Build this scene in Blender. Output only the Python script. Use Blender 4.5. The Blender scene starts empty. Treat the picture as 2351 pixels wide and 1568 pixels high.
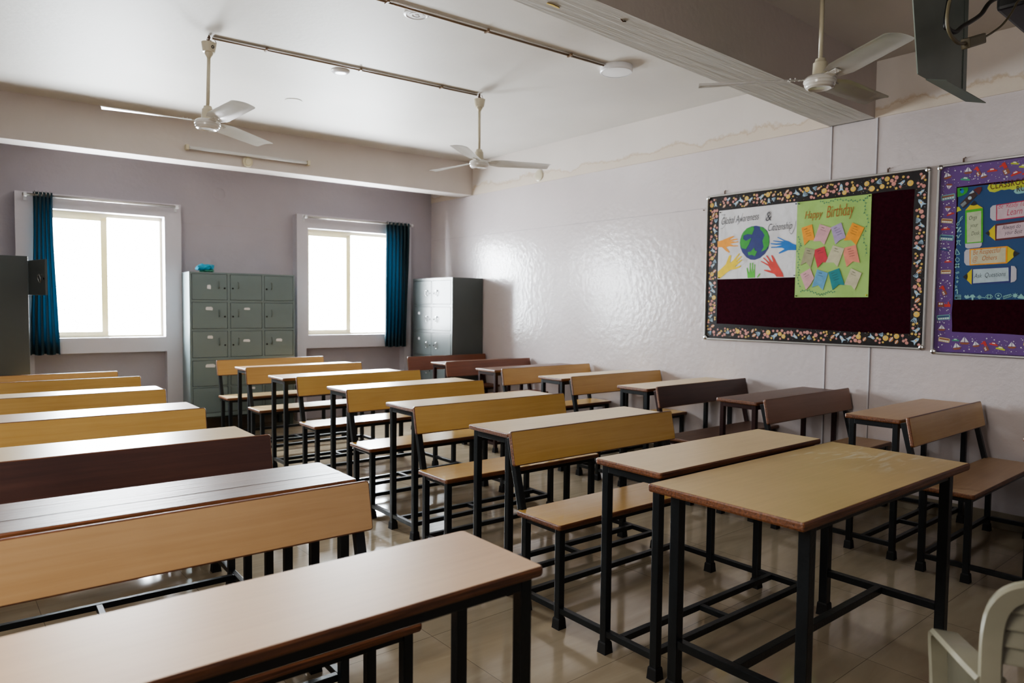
import bpy, bmesh, math, random
from mathutils import Vector, Matrix
random.seed(7)
C = bpy.context.scene.collection
R = math.radians

# ------------------------------------------------------------------ room numbers (metres)
XW = 5.011            # side wall plane
ZC = 3.004            # ceiling
ZB = 2.627            # underside of the beams
XL, YB = -1.35, -2.6  # left wall, back wall
FA = -math.atan(0.0595)
FAR = Matrix.Translation((0, 7.938, 0)) @ Matrix.Rotation(FA, 4, 'Z') @ Matrix(((1,0,0,0),(0,0,-1,0),(0,1,0,0),(0,0,0,1)))
# FAR local frame: x along the window wall, y up, z out of the wall into the room
SIDE = Matrix(((0,0,-1,XW),(-1,0,0,0),(0,1,0,0),(0,0,0,1)))
# SIDE local frame: x = -Y (to the right when facing the wall), y up, z out of the wall into the room

# ------------------------------------------------------------------ material helpers
def new_mat(name):
    m = bpy.data.materials.new(name); m.use_nodes = True
    nt = m.node_tree; b = nt.nodes['Principled BSDF']
    return m, nt, b
def lnk(nt, a, b): nt.links.new(a, b)
def plain(name, col, rough=0.5, metal=0.0, coat=0.0, noise=0.0, nscale=8.0, bump=0.0, bscale=60.0, alpha_tr=0.0, spec=0.5):
    m, nt, b = new_mat(name)
    b.inputs['Base Color'].default_value = (*col, 1)
    b.inputs['Roughness'].default_value = rough
    b.inputs['Metallic'].default_value = metal
    b.inputs['Coat Weight'].default_value = coat
    b.inputs['Specular IOR Level'].default_value = spec
    tc = nt.nodes.new('ShaderNodeTexCoord')
    if noise > 0:
        n = nt.nodes.new('ShaderNodeTexNoise'); n.inputs['Scale'].default_value = nscale; n.inputs['Detail'].default_value = 5
        r = nt.nodes.new('ShaderNodeMapRange'); r.inputs[1].default_value = 0.3; r.inputs[2].default_value = 0.7
        r.inputs[3].default_value = 1 - noise; r.inputs[4].default_value = 1 + noise
        mx = nt.nodes.new('ShaderNodeVectorMath'); mx.operation = 'SCALE'; mx.inputs[0].default_value = col
        lnk(nt, tc.outputs['Object'], n.inputs['Vector']); lnk(nt, n.outputs[0], r.inputs[0]); lnk(nt, r.outputs[0], mx.inputs['Scale'])
        lnk(nt, mx.outputs[0], b.inputs['Base Color'])
    if bump > 0:
        n2 = nt.nodes.new('ShaderNodeTexNoise'); n2.inputs['Scale'].default_value = bscale; n2.inputs['Detail'].default_value = 4
        bp = nt.nodes.new('ShaderNodeBump'); bp.inputs['Strength'].default_value = bump; bp.inputs['Distance'].default_value = 0.02
        lnk(nt, tc.outputs['Object'], n2.inputs['Vector']); lnk(nt, n2.outputs[0], bp.inputs['Height']); lnk(nt, bp.outputs[0], b.inputs['Normal'])
    return m
def wood(name, c1, c2, rough=0.3, scale=(1.2, 26, 26), coat=0.0, streak=0.5, bump=0.0, smooth=False):
    """grain running along local x"""
    m, nt, b = new_mat(name)
    tc = nt.nodes.new('ShaderNodeTexCoord'); mp = nt.nodes.new('ShaderNodeMapping'); mp.inputs['Scale'].default_value = scale
    oi = nt.nodes.new('ShaderNodeObjectInfo'); ad = nt.nodes.new('ShaderNodeVectorMath'); ad.operation = 'ADD'
    mu = nt.nodes.new('ShaderNodeVectorMath'); mu.operation = 'SCALE'; mu.inputs[0].default_value = (7, 3, 5)
    lnk(nt, oi.outputs['Random'], mu.inputs['Scale']); lnk(nt, tc.outputs['Object'], ad.inputs[0]); lnk(nt, mu.outputs[0], ad.inputs[1])
    lnk(nt, ad.outputs[0], mp.inputs['Vector'])
    n = nt.nodes.new('ShaderNodeTexNoise'); n.inputs['Scale'].default_value = 2.2; n.inputs['Detail'].default_value = 8; n.inputs['Roughness'].default_value = 0.6; n.inputs['Distortion'].default_value = 0.6
    lnk(nt, mp.outputs[0], n.inputs['Vector'])
    n2 = nt.nodes.new('ShaderNodeTexNoise'); n2.inputs['Scale'].default_value = 2.5; n2.inputs['Detail'].default_value = 3
    lnk(nt, ad.outputs[0], n2.inputs['Vector'])
    mxf = nt.nodes.new('ShaderNodeMix'); mxf.inputs[0].default_value = streak
    lnk(nt, n2.outputs[0], mxf.inputs[2]); lnk(nt, n.outputs[0], mxf.inputs[3])
    r = nt.nodes.new('ShaderNodeMapRange'); r.inputs[1].default_value = 0.34; r.inputs[2].default_value = 0.66
    lnk(nt, mxf.outputs[0], r.inputs[0])
    mc = nt.nodes.new('ShaderNodeMix'); mc.data_type = 'RGBA'
    mc.inputs[6].default_value = (*c1, 1); mc.inputs[7].default_value = (*c2, 1)
    lnk(nt, r.outputs[0], mc.inputs[0]); lnk(nt, mc.outputs[2], b.inputs['Base Color'])
    rr = nt.nodes.new('ShaderNodeMapRange'); rr.inputs[3].default_value = .20 if smooth else max(rough, .28); rr.inputs[4].default_value = .245 if smooth else max(rough, .28) + 0.09
    lnk(nt, n2.outputs[0], rr.inputs[0]); lnk(nt, rr.outputs[0], b.inputs['Roughness'])
    bp = nt.nodes.new('ShaderNodeBump'); bp.inputs['Strength'].default_value = bump; bp.inputs['Distance'].default_value = 0.01
    lnk(nt, n.outputs[0], bp.inputs['Height']); lnk(nt, bp.outputs[0], b.inputs['Normal'])
    b.inputs['Coat Weight'].default_value = coat
    b.inputs['Specular IOR Level'].default_value = 0.8
    return m

# ------------------------------------------------------------------ materials
M = {}
M['lam_gold'] = wood('laminate_gold', (0.53,0.325,0.095), (0.62,0.405,0.135), 0.30, smooth=True)
M['lam_tan']  = wood('laminate_tan',  (0.43,0.265,0.140), (0.52,0.34,0.185), 0.40)
M['lam_orange'] = wood('laminate_orange', (0.53,0.315,0.115), (0.63,0.40,0.16), 0.32, smooth=True)
M['lam_pale'] = wood('laminate_pale', (0.60,0.455,0.255), (0.70,0.545,0.32), 0.30)
M['lam_wood'] = wood('laminate_wood', (0.52,0.325,0.155), (0.61,0.40,0.205), 0.32, smooth=True)
_b = M['lam_tan'].node_tree.nodes['Principled BSDF']; _b.inputs['Coat Weight'].default_value = 0.22; _b.inputs['Coat Roughness'].default_value = 0.30
M['lam_brown'] = wood('laminate_brown', (0.24,0.125,0.085), (0.30,0.165,0.115), 0.34)
M['dark_board'] = wood('dark_board', (0.045,0.017,0.013), (0.095,0.038,0.027), 0.33)
M['dark_plank'] = wood('dark_plank', (0.075,0.035,0.022), (0.17,0.085,0.05), 0.36, scale=(1.5,30,30), bump=0.25)
M['red_wood'] = wood('red_wood', (0.13,0.035,0.015), (0.22,0.07,0.03), 0.32)
M['edge'] = wood('wood_edging', (0.060,0.018,0.007), (0.26,0.095,0.033), 0.32, scale=(3,60,60), streak=0.8, bump=0.3)
M['black_steel'] = plain('black_painted_steel', (0.010,0.013,0.016), 0.36, noise=0.25, nscale=9, bump=0.05, bscale=90)
M['maroon_steel'] = plain('maroon_painted_steel', (0.030,0.010,0.010), 0.36, noise=0.2)
M['rubber'] = plain('black_rubber', (0.008,0.008,0.009), 0.6, noise=0.1)
M['locker'] = plain('locker_grey_green', (0.185,0.235,0.24), 0.32, noise=0.05, nscale=3)
M['locker_dark'] = plain('locker_dark_grey', (0.085,0.098,0.096), 0.30, noise=0.06, nscale=3)
M['locker_in'] = plain('locker_inside', (0.045,0.06,0.055), 0.5, noise=0.05)
M['chrome'] = plain('chrome', (0.6,0.6,0.6), 0.18, metal=1.0, noise=0.03)
M['keyhole'] = plain('dark_metal', (0.02,0.02,0.02), 0.35, metal=0.6, noise=0.03)
M['white_paper'] = plain('white_paper', (0.72,0.72,0.74), 0.6, noise=0.06, nscale=12)
M['cream_plastic'] = plain('cream_plastic', (0.62,0.56,0.40), 0.35, noise=0.04)
M['fan_white'] = plain('fan_white_enamel', (0.66,0.64,0.60), 0.22, noise=0.03, coat=0.3)
M['fan_cream'] = plain('fan_cream_enamel', (0.55,0.50,0.38), 0.30, noise=0.05)
M['rusty'] = plain('brown_rusty_steel', (0.10,0.05,0.025), 0.6, noise=0.3, nscale=30)
M['conduit'] = plain('tan_conduit', (0.20,0.13,0.075), 0.45, noise=0.12, nscale=6)
M['white_plastic'] = plain('white_plastic', (0.75,0.75,0.77), 0.30, noise=0.02)
M['lamp_disc'] = plain('lamp_diffuser', (0.80,0.80,0.80), 0.4, noise=0.02)
M['window_metal'] = plain('cream_window_metal', (0.72,0.68,0.52), 0.4, noise=0.05)
_nt = M['window_metal'].node_tree; _t = _nt.nodes.new('ShaderNodeBsdfTranslucent'); _t.inputs[0].default_value = (0.75,0.70,0.45,1); _m = _nt.nodes.new('ShaderNodeMixShader'); _m.inputs[0].default_value = 0.12  # translucent share imitates window glare brightening the frame
_nt.links.new(_nt.nodes['Principled BSDF'].outputs[0], _m.inputs[1]); _nt.links.new(_t.outputs[0], _m.inputs[2]); _nt.links.new(_m.outputs[0], _nt.nodes['Material Output'].inputs[0])
M['grille'] = plain('grille_steel', (0.30,0.29,0.25), 0.4, noise=0.05)
M['rod_steel'] = plain('brushed_rod', (0.62,0.60,0.56), 0.28, metal=0.9, noise=0.03)
M['tube'] = plain('tube_glass', (0.72,0.72,0.70), 0.25, noise=0.02)
M['dark_device'] = plain('dark_device_plastic', (0.012,0.013,0.014), 0.4, noise=0.05)
M['sheet_metal'] = plain('grey_green_sheet', (0.20,0.24,0.21), 0.38, noise=0.1, nscale=4)
M['black_cable'] = plain('black_cable', (0.008,0.008,0.009), 0.45, noise=0.03)
M['beige_cable'] = plain('beige_cable', (0.17,0.15,0.095), 0.45, noise=0.03)
M['blue_bag'] = plain('blue_plastic_bag', (0.02,0.30,0.44), 0.3, noise=0.2, nscale=20)
M['green_bag'] = plain('green_plastic_bag', (0.03,0.20,0.13), 0.35, noise=0.2, nscale=20)
M['yellow_scrap'] = plain('yellow_scrap', (0.55,0.38,0.06), 0.6, noise=0.1)
M['alu'] = plain('aluminium_frame', (0.55,0.55,0.53), 0.30, metal=0.75, noise=0.04)
M['felt'] = plain('maroon_felt', (0.032,0.0028,0.0085), 0.95, noise=0.25, nscale=60, bump=0.3, bscale=300, spec=0.1)
M['space_black'] = plain('black_border_paper', (0.020,0.017,0.018), 0.32, noise=0.2, nscale=20)
M['purple_paper'] = plain('purple_border_paper', (0.135,0.060,0.24), 0.32, noise=0.06, nscale=15)
def flat(name, c, rough=0.55): M[name] = plain(name, c, rough, noise=0.10, nscale=25)
flat('p_yellow', (0.72,0.47,0.10)); flat('p_pink', (0.60,0.27,0.23)); flat('p_orange', (0.52,0.22,0.08))
flat('p_blue', (0.36,0.52,0.66)); flat('p_teal', (0.16,0.36,0.36)); flat('p_red', (0.55,0.045,0.030)); flat('p_white', (0.70,0.69,0.72))
flat('p_lime', (0.50,0.55,0.05)); flat('p_green', (0.06,0.30,0.17)); flat('p_brown', (0.28,0.09,0.045)); flat('p_navy', (0.03,0.06,0.19))
flat('p_cream', (0.55,0.45,0.22))
flat('w_sheet', (0.66,0.655,0.67)); flat('g_sheet', (0.33,0.52,0.145)); flat('b_sheet', (0.005,0.085,0.205), 0.45)
flat('c_orange', (0.80,0.32,0.015)); flat('c_blue', (0.015,0.16,0.50)); flat('c_yellow', (0.80,0.58,0.01)); flat('c_green', (0.09,0.48,0.04))
flat('c_red', (0.62,0.050,0.035)); flat('c_navy', (0.018,0.030,0.17)); flat('c_globegreen', (0.03,0.30,0.03)); flat('c_ink', (0.035,0.035,0.045))
flat('c_rust', (0.42,0.11,0.015)); flat('c_vine', (0.01,0.16,0.14)); flat('n_pink', (0.60,0.34,0.36)); flat('n_lilac', (0.38,0.30,0.48))
flat('n_khaki', (0.34,0.32,0.19)); flat('n_red', (0.55,0.035,0.055)); flat('n_cream', (0.52,0.49,0.33)); flat('n_salmon', (0.72,0.25,0.17))
flat('n_blue', (0.12,0.33,0.52)); flat('n_teal', (0.01,0.22,0.24)); flat('n_palegreen', (0.45,0.50,0.33)); flat('n_palepink', (0.55,0.42,0.46))
flat('n_border_green', (0.07,0.42,0.02)); flat('c_black', (0.008,0.008,0.008)); flat('c_darkred', (0.12,0.008,0.012)); flat('c_crimson', (0.45,0.02,0.07))
flat('c_mint', (0.24,0.48,0.46)); flat('c_grey', (0.20,0.23,0.24)); flat('c_skyish', (0.42,0.52,0.56)); flat('c_darkbrown', (0.045,0.018,0.018))

def mat_floor():
    m, nt, b = new_mat('beige_polished_tiles')
    tc = nt.nodes.new('ShaderNodeTexCoord'); sp = nt.nodes.new('ShaderNodeSeparateXYZ'); lnk(nt, tc.outputs['Object'], sp.inputs[0])
    def line(out, off, size):
        a = nt.nodes.new('ShaderNodeMath'); a.operation = 'ADD'; a.inputs[1].default_value = -off + 50*size; lnk(nt, out, a.inputs[0])
        d = nt.nodes.new('ShaderNodeMath'); d.operation = 'DIVIDE'; d.inputs[1].default_value = size; lnk(nt, a.outputs[0], d.inputs[0])
        f = nt.nodes.new('ShaderNodeMath'); f.operation = 'FRACT'; lnk(nt, d.outputs[0], f.inputs[0])
        g = nt.nodes.new('ShaderNodeMath'); g.operation = 'PINGPONG'; g.inputs[1].default_value = 0.5; lnk(nt, f.outputs[0], g.inputs[0])
        h = nt.nodes.new('ShaderNodeMath'); h.operation = 'LESS_THAN'; h.inputs[1].default_value = 0.0022; lnk(nt, g.outputs[0], h.inputs[0])
        fl = nt.nodes.new('ShaderNodeMath'); fl.operation = 'FLOOR'; lnk(nt, d.outputs[0], fl.inputs[0])
        return h.outputs[0], fl.outputs[0]
    lx, ix = line(sp.outputs[0], 0.35, 0.59); ly, iy = line(sp.outputs[1], 1.722, 0.59)
    mx = nt.nodes.new('ShaderNodeMath'); mx.operation = 'MAXIMUM'; lnk(nt, lx, mx.inputs[0]); lnk(nt, ly, mx.inputs[1])
    cb = nt.nodes.new('ShaderNodeCombineXYZ'); lnk(nt, ix, cb.inputs[0]); lnk(nt, iy, cb.inputs[1])
    wn = nt.nodes.new('ShaderNodeTexWhiteNoise'); lnk(nt, cb.outputs[0], wn.inputs['Vector'])
    sc = nt.nodes.new('ShaderNodeVectorMath'); sc.operation = 'SCALE'; sc.inputs['Scale'].default_value = 6; lnk(nt, wn.outputs['Color'], sc.inputs[0])
    ad = nt.nodes.new('ShaderNodeVectorMath'); ad.operation = 'ADD'; lnk(nt, tc.outputs['Object'], ad.inputs[0]); lnk(nt, sc.outputs[0], ad.inputs[1])
    mp = nt.nodes.new('ShaderNodeMapping'); mp.inputs['Scale'].default_value = (1.0, 5.5, 1); lnk(nt, ad.outputs[0], mp.inputs[0])
    n = nt.nodes.new('ShaderNodeTexNoise'); n.inputs['Scale'].default_value = 1.6; n.inputs['Detail'].default_value = 8; n.inputs['Distortion'].default_value = 1.2; lnk(nt, mp.outputs[0], n.inputs['Vector'])
    cr = nt.nodes.new('ShaderNodeValToRGB'); e = cr.color_ramp.elements
    e[0].position = 0.3; e[0].color = (0.30,0.243,0.170,1); e[1].position = 0.72; e[1].color = (0.385,0.322,0.232,1)
    lnk(nt, n.outputs[0], cr.inputs[0])
    mc = nt.nodes.new('ShaderNodeMix'); mc.data_type = 'RGBA'; mc.inputs[7].default_value = (0.17,0.135,0.095,1)
    lnk(nt, mx.outputs[0], mc.inputs[0]); lnk(nt, cr.outputs[0], mc.inputs[6]); lnk(nt, mc.outputs[2], b.inputs['Base Color'])
    n3 = nt.nodes.new('ShaderNodeTexNoise'); n3.inputs['Scale'].default_value = 3; n3.inputs['Detail'].default_value = 6; lnk(nt, tc.outputs['Object'], n3.inputs['Vector'])
    rr = nt.nodes.new('ShaderNodeMapRange'); rr.inputs[1].default_value = 0.3; rr.inputs[2].default_value = 0.7; rr.inputs[3].default_value = 0.06; rr.inputs[4].default_value = 0.15
    lnk(nt, n3.outputs[0], rr.inputs[0]); lnk(nt, rr.outputs[0], b.inputs['Roughness'])
    b.inputs['Specular IOR Level'].default_value = 0.55
    return m
M['floor'] = mat_floor()
def mat_wall(name, col, rough, bump, stain=None, z0=None):
    m, nt, b = new_mat(name)
    tc = nt.nodes.new('ShaderNodeTexCoord')
    n = nt.nodes.new('ShaderNodeTexNoise'); n.inputs['Scale'].default_value = 1.3; n.inputs['Detail'].default_value = 6; lnk(nt, tc.outputs['Object'], n.inputs['Vector'])
    r = nt.nodes.new('ShaderNodeMapRange'); r.inputs[1].default_value = 0.3; r.inputs[2].default_value = 0.7; r.inputs[3].default_value = 0.94; r.inputs[4].default_value = 1.04
    lnk(nt, n.outputs[0], r.inputs[0])
    v = nt.nodes.new('ShaderNodeVectorMath'); v.operation = 'SCALE'; v.inputs[0].default_value = col; lnk(nt, r.outputs[0], v.inputs['Scale'])
    out = v.outputs[0]
    if stain:
        # damp, flaking band low on the surface: a wavy line found from position and noise
        sp = nt.nodes.new('ShaderNodeSeparateXYZ'); lnk(nt, tc.outputs['Object'], sp.inputs[0])
        n4 = nt.nodes.new('ShaderNodeTexNoise'); n4.inputs['Scale'].default_value = 3.0; n4.inputs['Detail'].default_value = 8; n4.inputs['Roughness'].default_value = 0.65; lnk(nt, tc.outputs['Object'], n4.inputs['Vector'])
        mm = nt.nodes.new('ShaderNodeMath'); mm.operation = 'MULTIPLY_ADD'; mm.inputs[1].default_value = -0.32; lnk(nt, n4.outputs[0], mm.inputs[0]); lnk(nt, sp.outputs[2], mm.inputs[2])
        cr = nt.nodes.new('ShaderNodeValToRGB'); e = cr.color_ramp.elements
        zz = z0 - 0.16
        mr = nt.nodes.new('ShaderNodeMapRange'); mr.inputs[1].default_value = zz; mr.inputs[2].default_value = zz + 0.2; lnk(nt, mm.outputs[0], mr.inputs[0])
        e[0].position = 0.0; e[0].color = (*stain, 1); e[1].position = 0.42; e[1].color = (1,1,1,1)
        a = cr.color_ramp.elements.new(0.30); a.color = (0.86*stain[0], 0.80*stain[1], 0.72*stain[2], 1)
        a = cr.color_ramp.elements.new(0.25); a.color = (*stain, 1)
        lnk(nt, mr.outputs[0], cr.inputs[0])
        mu = nt.nodes.new('ShaderNodeVectorMath'); mu.operation = 'MULTIPLY'; lnk(nt, out, mu.inputs[0]); lnk(nt, cr.outputs[0], mu.inputs[1]); out = mu.outputs[0]
    lnk(nt, out, b.inputs['Base Color'])
    b.inputs['Roughness'].default_value = rough
    if rough < .3: b.inputs['Specular IOR Level'].default_value = 0.85
    n2 = nt.nodes.new('ShaderNodeTexNoise'); n2.inputs['Scale'].default_value = 22; n2.inputs['Detail'].default_value = 7; lnk(nt, tc.outputs['Object'], n2.inputs['Vector'])
    n3 = nt.nodes.new('ShaderNodeTexNoise'); n3.inputs['Scale'].default_value = 3.5; n3.inputs['Detail'].default_value = 3; lnk(nt, tc.outputs['Object'], n3.inputs['Vector'])
    am = nt.nodes.new('ShaderNodeMath'); am.operation = 'MULTIPLY_ADD'; am.inputs[1].default_value = 0.8; lnk(nt, n3.outputs[0], am.inputs[0]); lnk(nt, n2.outputs[0], am.inputs[2])
    bp = nt.nodes.new('ShaderNodeBump'); bp.inputs['Strength'].default_value = bump; bp.inputs['Distance'].default_value = 0.012
    lnk(nt, am.outputs[0], bp.inputs['Height']); lnk(nt, bp.outputs[0], b.inputs['Normal'])
    return m
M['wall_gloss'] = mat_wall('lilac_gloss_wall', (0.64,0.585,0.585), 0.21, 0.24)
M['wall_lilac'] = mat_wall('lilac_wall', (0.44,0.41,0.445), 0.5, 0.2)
M['ceil'] = mat_wall('white_ceiling', (0.61,0.585,0.545), 0.55, 0.12)
M['beam'] = mat_wall('cream_beam', (0.57,0.515,0.475), 0.55, 0.15)
M['beam_side'] = mat_wall('cream_beam_damp', (0.68,0.63,0.59), 0.5, 0.15, stain=(0.97,0.92,0.83), z0=ZB + 0.02)
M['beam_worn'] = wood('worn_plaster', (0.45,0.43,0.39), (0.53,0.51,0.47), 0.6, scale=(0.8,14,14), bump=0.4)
M['skirt'] = plain('beige_skirting', (0.30,0.26,0.20), 0.3, noise=0.1)
M['groove'] = plain('white_groove', (0.62,0.60,0.62), 0.5, noise=0.1)
M['groove_dark'] = plain('groove_shadow', (0.22,0.19,0.20), 0.6, noise=0.1)
def mat_curtain():
    m, nt, b = new_mat('blue_curtain')
    tc = nt.nodes.new('ShaderNodeTexCoord'); w = nt.nodes.new('ShaderNodeTexNoise'); w.inputs['Scale'].default_value = 120; lnk(nt, tc.outputs['Object'], w.inputs['Vector'])
    bp = nt.nodes.new('ShaderNodeBump'); bp.inputs['Strength'].default_value = 0.15; bp.inputs['Distance'].default_value = 0.003; lnk(nt, w.outputs[0], bp.inputs['Height']); lnk(nt, bp.outputs[0], b.inputs['Normal'])
    b.inputs['Base Color'].default_value = (0.005,0.024,0.031,1); b.inputs['Roughness'].default_value = 0.7
    tr = nt.nodes.new('ShaderNodeBsdfTranslucent'); tr.inputs[0].default_value = (0.008,0.075,0.15,1)
    mx = nt.nodes.new('ShaderNodeMixShader'); mx.inputs[0].default_value = 0.03
    lnk(nt, b.outputs[0], mx.inputs[1]); lnk(nt, tr.outputs[0], mx.inputs[2]); lnk(nt, mx.outputs[0], nt.nodes['Material Output'].inputs[0])
    return m
M['curtain'] = mat_curtain()
def mat_glass():
    m, nt, b = new_mat('window_glass'); nt.nodes.remove(b)
    t = nt.nodes.new('ShaderNodeBsdfTransparent'); t.inputs[0].default_value = (0.96,0.98,0.98,1)
    g = nt.nodes.new('ShaderNodeBsdfGlossy'); g.inputs['Roughness'].default_value = 0.03
    mx = nt.nodes.new('ShaderNodeMixShader'); mx.inputs[0].default_value = 0.06
    lnk(nt, t.outputs[0], mx.inputs[1]); lnk(nt, g.outputs[0], mx.inputs[2]); lnk(nt, mx.outputs[0], nt.nodes['Material Output'].inputs[0])
    return m
M['glass'] = mat_glass()
def mat_table():
    """tan laminate with chalk dust rubbed over its far right part"""
    m = wood('table_laminate', (0.46,0.335,0.145), (0.58,0.425,0.20), 0.33, streak=0.35)
    nt = m.node_tree; b = nt.nodes['Principled BSDF']
    src = b.inputs['Base Color'].links[0].from_socket
    tc = nt.nodes.new('ShaderNodeTexCoord'); sp = nt.nodes.new('ShaderNodeSeparateXYZ'); lnk(nt, tc.outputs['Object'], sp.inputs[0])
    mp = nt.nodes.new('ShaderNodeMapping'); mp.inputs['Rotation'].default_value = (0,0,R(35)); mp.inputs['Scale'].default_value = (2.2, 9, 1); lnk(nt, tc.outputs['Object'], mp.inputs[0])
    n = nt.nodes.new('ShaderNodeTexNoise'); n.inputs['Scale'].default_value = 2.2; n.inputs['Detail'].default_value = 9; n.inputs['Distortion'].default_value = 1.5; lnk(nt, mp.outputs[0], n.inputs['Vector'])
    r = nt.nodes.new('ShaderNodeMapRange'); r.inputs[1].default_value = 0.52; r.inputs[2].default_value = 0.68; lnk(nt, n.outputs[0], r.inputs[0])
    vd = nt.nodes.new('ShaderNodeVectorMath'); vd.operation = 'DISTANCE'; vd.inputs[1].default_value = (0.42, 0.33, 0.0); lnk(nt, tc.outputs['Object'], vd.inputs[0])
    q = nt.nodes.new('ShaderNodeMapRange'); q.inputs[1].default_value = 0.08; q.inputs[2].default_value = 0.36; q.inputs[3].default_value = 1.0; q.inputs[4].default_value = 0.0; lnk(nt, vd.outputs['Value'], q.inputs[0])
    mu = nt.nodes.new('ShaderNodeMath'); mu.operation = 'MULTIPLY'; lnk(nt, r.outputs[0], mu.inputs[0]); lnk(nt, q.outputs[0], mu.inputs[1])
    mc = nt.nodes.new('ShaderNodeMix'); mc.data_type = 'RGBA'; mc.inputs[7].default_value = (0.68,0.63,0.50,1)
    lnk(nt, mu.outputs[0], mc.inputs[0]); lnk(nt, src, mc.inputs[6]); lnk(nt, mc.outputs[2], b.inputs['Base Color'])
    return m
M['table_top'] = mat_table()
M['chair_plastic'] = plain('dirty_cream_plastic', (0.30,0.29,0.22), 0.24, noise=0.12, nscale=6)

# ------------------------------------------------------------------ geometry helpers
def tag(o, label=None, cat=None, group=None, kind=None):
    if label: o['label'] = label
    if cat: o['category'] = cat
    if group: o['group'] = group
    if kind: o['kind'] = kind
    return o
def link_mesh(name, me, mats, parent=None, mw=None):
    o = bpy.data.objects.new(name, me); C.objects.link(o)
    if not me.materials:
        for m in (mats if isinstance(mats, (list, tuple)) else [mats]): me.materials.append(m)
    if parent is not None: o.parent = parent
    if mw is not None: o.matrix_local = mw
    return o
def obj(name, bm, mats, parent=None, mw=None, smooth=False):
    me = bpy.data.meshes.new(name); bm.normal_update()
    bmesh.ops.recalc_face_normals(bm, faces=bm.faces)
    if smooth:
        for f in bm.faces: f.smooth = True
    bm.to_mesh(me); bm.free()
    if smooth: 
        try: me.set_sharp_from_angle(angle=R(40))
        except Exception: pass
    return link_mesh(name, me, mats, parent, mw)
def empty(name, loc=(0,0,0), rz=0.0, mw=None):
    o = bpy.data.objects.new(name, None); C.objects.link(o); o.empty_display_size = 0.1
    if mw is not None: o.matrix_world = mw
    else: o.location = loc; o.rotation_euler = (0, 0, rz)
    return o
def BM(): return bmesh.new()
def box(bm, x0, x1, y0, y1, z0, z1, bev=0.0, mi=0, mat=None):
    vs = [bm.verts.new((x, y, z)) for x in (x0, x1) for y in (y0, y1) for z in (z0, z1)]
    F = [(0,1,3,2),(4,6,7,5),(0,4,5,1),(2,3,7,6),(0,2,6,4),(1,5,7,3)]
    fs = [bm.faces.new([vs[i] for i in f]) for f in F]
    for f in fs: f.material_index = mi
    if bev > 0:
        es = list({e for f in fs for e in f.edges})
        r = bmesh.ops.bevel(bm, geom=es, offset=bev, segments=2, affect='EDGES', profile=0.6)
        for f in r['faces']: f.material_index = mi
        vs = list({v for f in fs if f.is_valid for v in f.verts} | {v for f in r['faces'] for v in f.verts})
    if mat is not None: bmesh.ops.transform(bm, matrix=mat, verts=[v for v in vs if v.is_valid])
    return vs
def bar(bm, p, q, w, h=None, up=(0,0,1), bev=0.0, mi=0):
    """rectangular tube from p to q"""
    h = h or w; p = Vector(p); q = Vector(q); d = q - p; L = d.length; d.normalize()
    upv = Vector(up)
    if abs(d.dot(upv)) > 0.98: upv = Vector((0,1,0))
    s = d.cross(upv).normalized(); u = s.cross(d).normalized()
    mt = Matrix(((d.x,s.x,u.x,p.x),(d.y,s.y,u.y,p.y),(d.z,s.z,u.z,p.z),(0,0,0,1)))
    return box(bm, 0, L, -w/2, w/2, -h/2, h/2, bev, mi, mt)
def lathe(bm, prof, n=32, cx=0, cy=0, mi=0, mat=None, caps=True):
    rings = []
    for r, z in prof:
        rings.append([bm.verts.new((cx + r*math.cos(2*math.pi*i/n), cy + r*math.sin(2*math.pi*i/n), z)) for i in range(n)])
    fs = []
    for a, b in zip(rings, rings[1:]):
        for i in range(n):
            fs.append(bm.faces.new((a[i], a[(i+1)%n], b[(i+1)%n], b[i])))
    if caps:
        fs.append(bm.faces.new(rings[0][::-1])); fs.append(bm.faces.new(rings[-1]))
    for f in fs: f.material_index = mi
    if mat is not None: bmesh.ops.transform(bm, matrix=mat, verts=[v for r in rings for v in r])
def tube(bm, pts, r, n=8, mi=0, closed=False):
    pts = [Vector(p) for p in pts]; rings = []
    N = len(pts)
    for i, p in enumerate(pts):
        a = pts[(i-1) % N] if (closed or i > 0) else p; b = pts[(i+1) % N] if (closed or i < N-1) else p
        t = (b - a).normalized()
        up = Vector((0,0,1)) if abs(t.z) < 0.9 else Vector((1,0,0))
        s = t.cross(up).normalized(); u = s.cross(t).normalized()
        rr = r[i] if isinstance(r, (list, tuple)) else r
        rings.append([bm.verts.new(p + rr*(math.cos(2*math.pi*k/n)*s + math.sin(2*math.pi*k/n)*u)) for k in range(n)])
    fs = []
    prs = list(zip(rings, rings[1:])) + ([(rings[-1], rings[0])] if closed else [])
    for a, b in prs:
        for k in range(n): fs.append(bm.faces.new((a[k], a[(k+1)%n], b[(k+1)%n], b[k])))
    if not closed: fs.append(bm.faces.new(rings[0][::-1])); fs.append(bm.faces.new(rings[-1]))
    for f in fs: f.material_index = mi; f.smooth = True
def smooth_path(pts, k=8):
    """Catmull-Rom through points"""
    pts = [Vector(p) for p in pts]; P = [pts[0]*2 - pts[1]] + pts + [pts[-1]*2 - pts[-2]]; out = []
    for i in range(1, len(P)-2):
        for j in range(k):
            t = j/k; a, b, c, d = P[i-1], P[i], P[i+1], P[i+2]
            out.append(0.5*((2*b) + (c-a)*t + (2*a-5*b+4*c-d)*t*t + (3*b-a-3*c+d)*t**3))
    out.append(pts[-1]); return out
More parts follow.
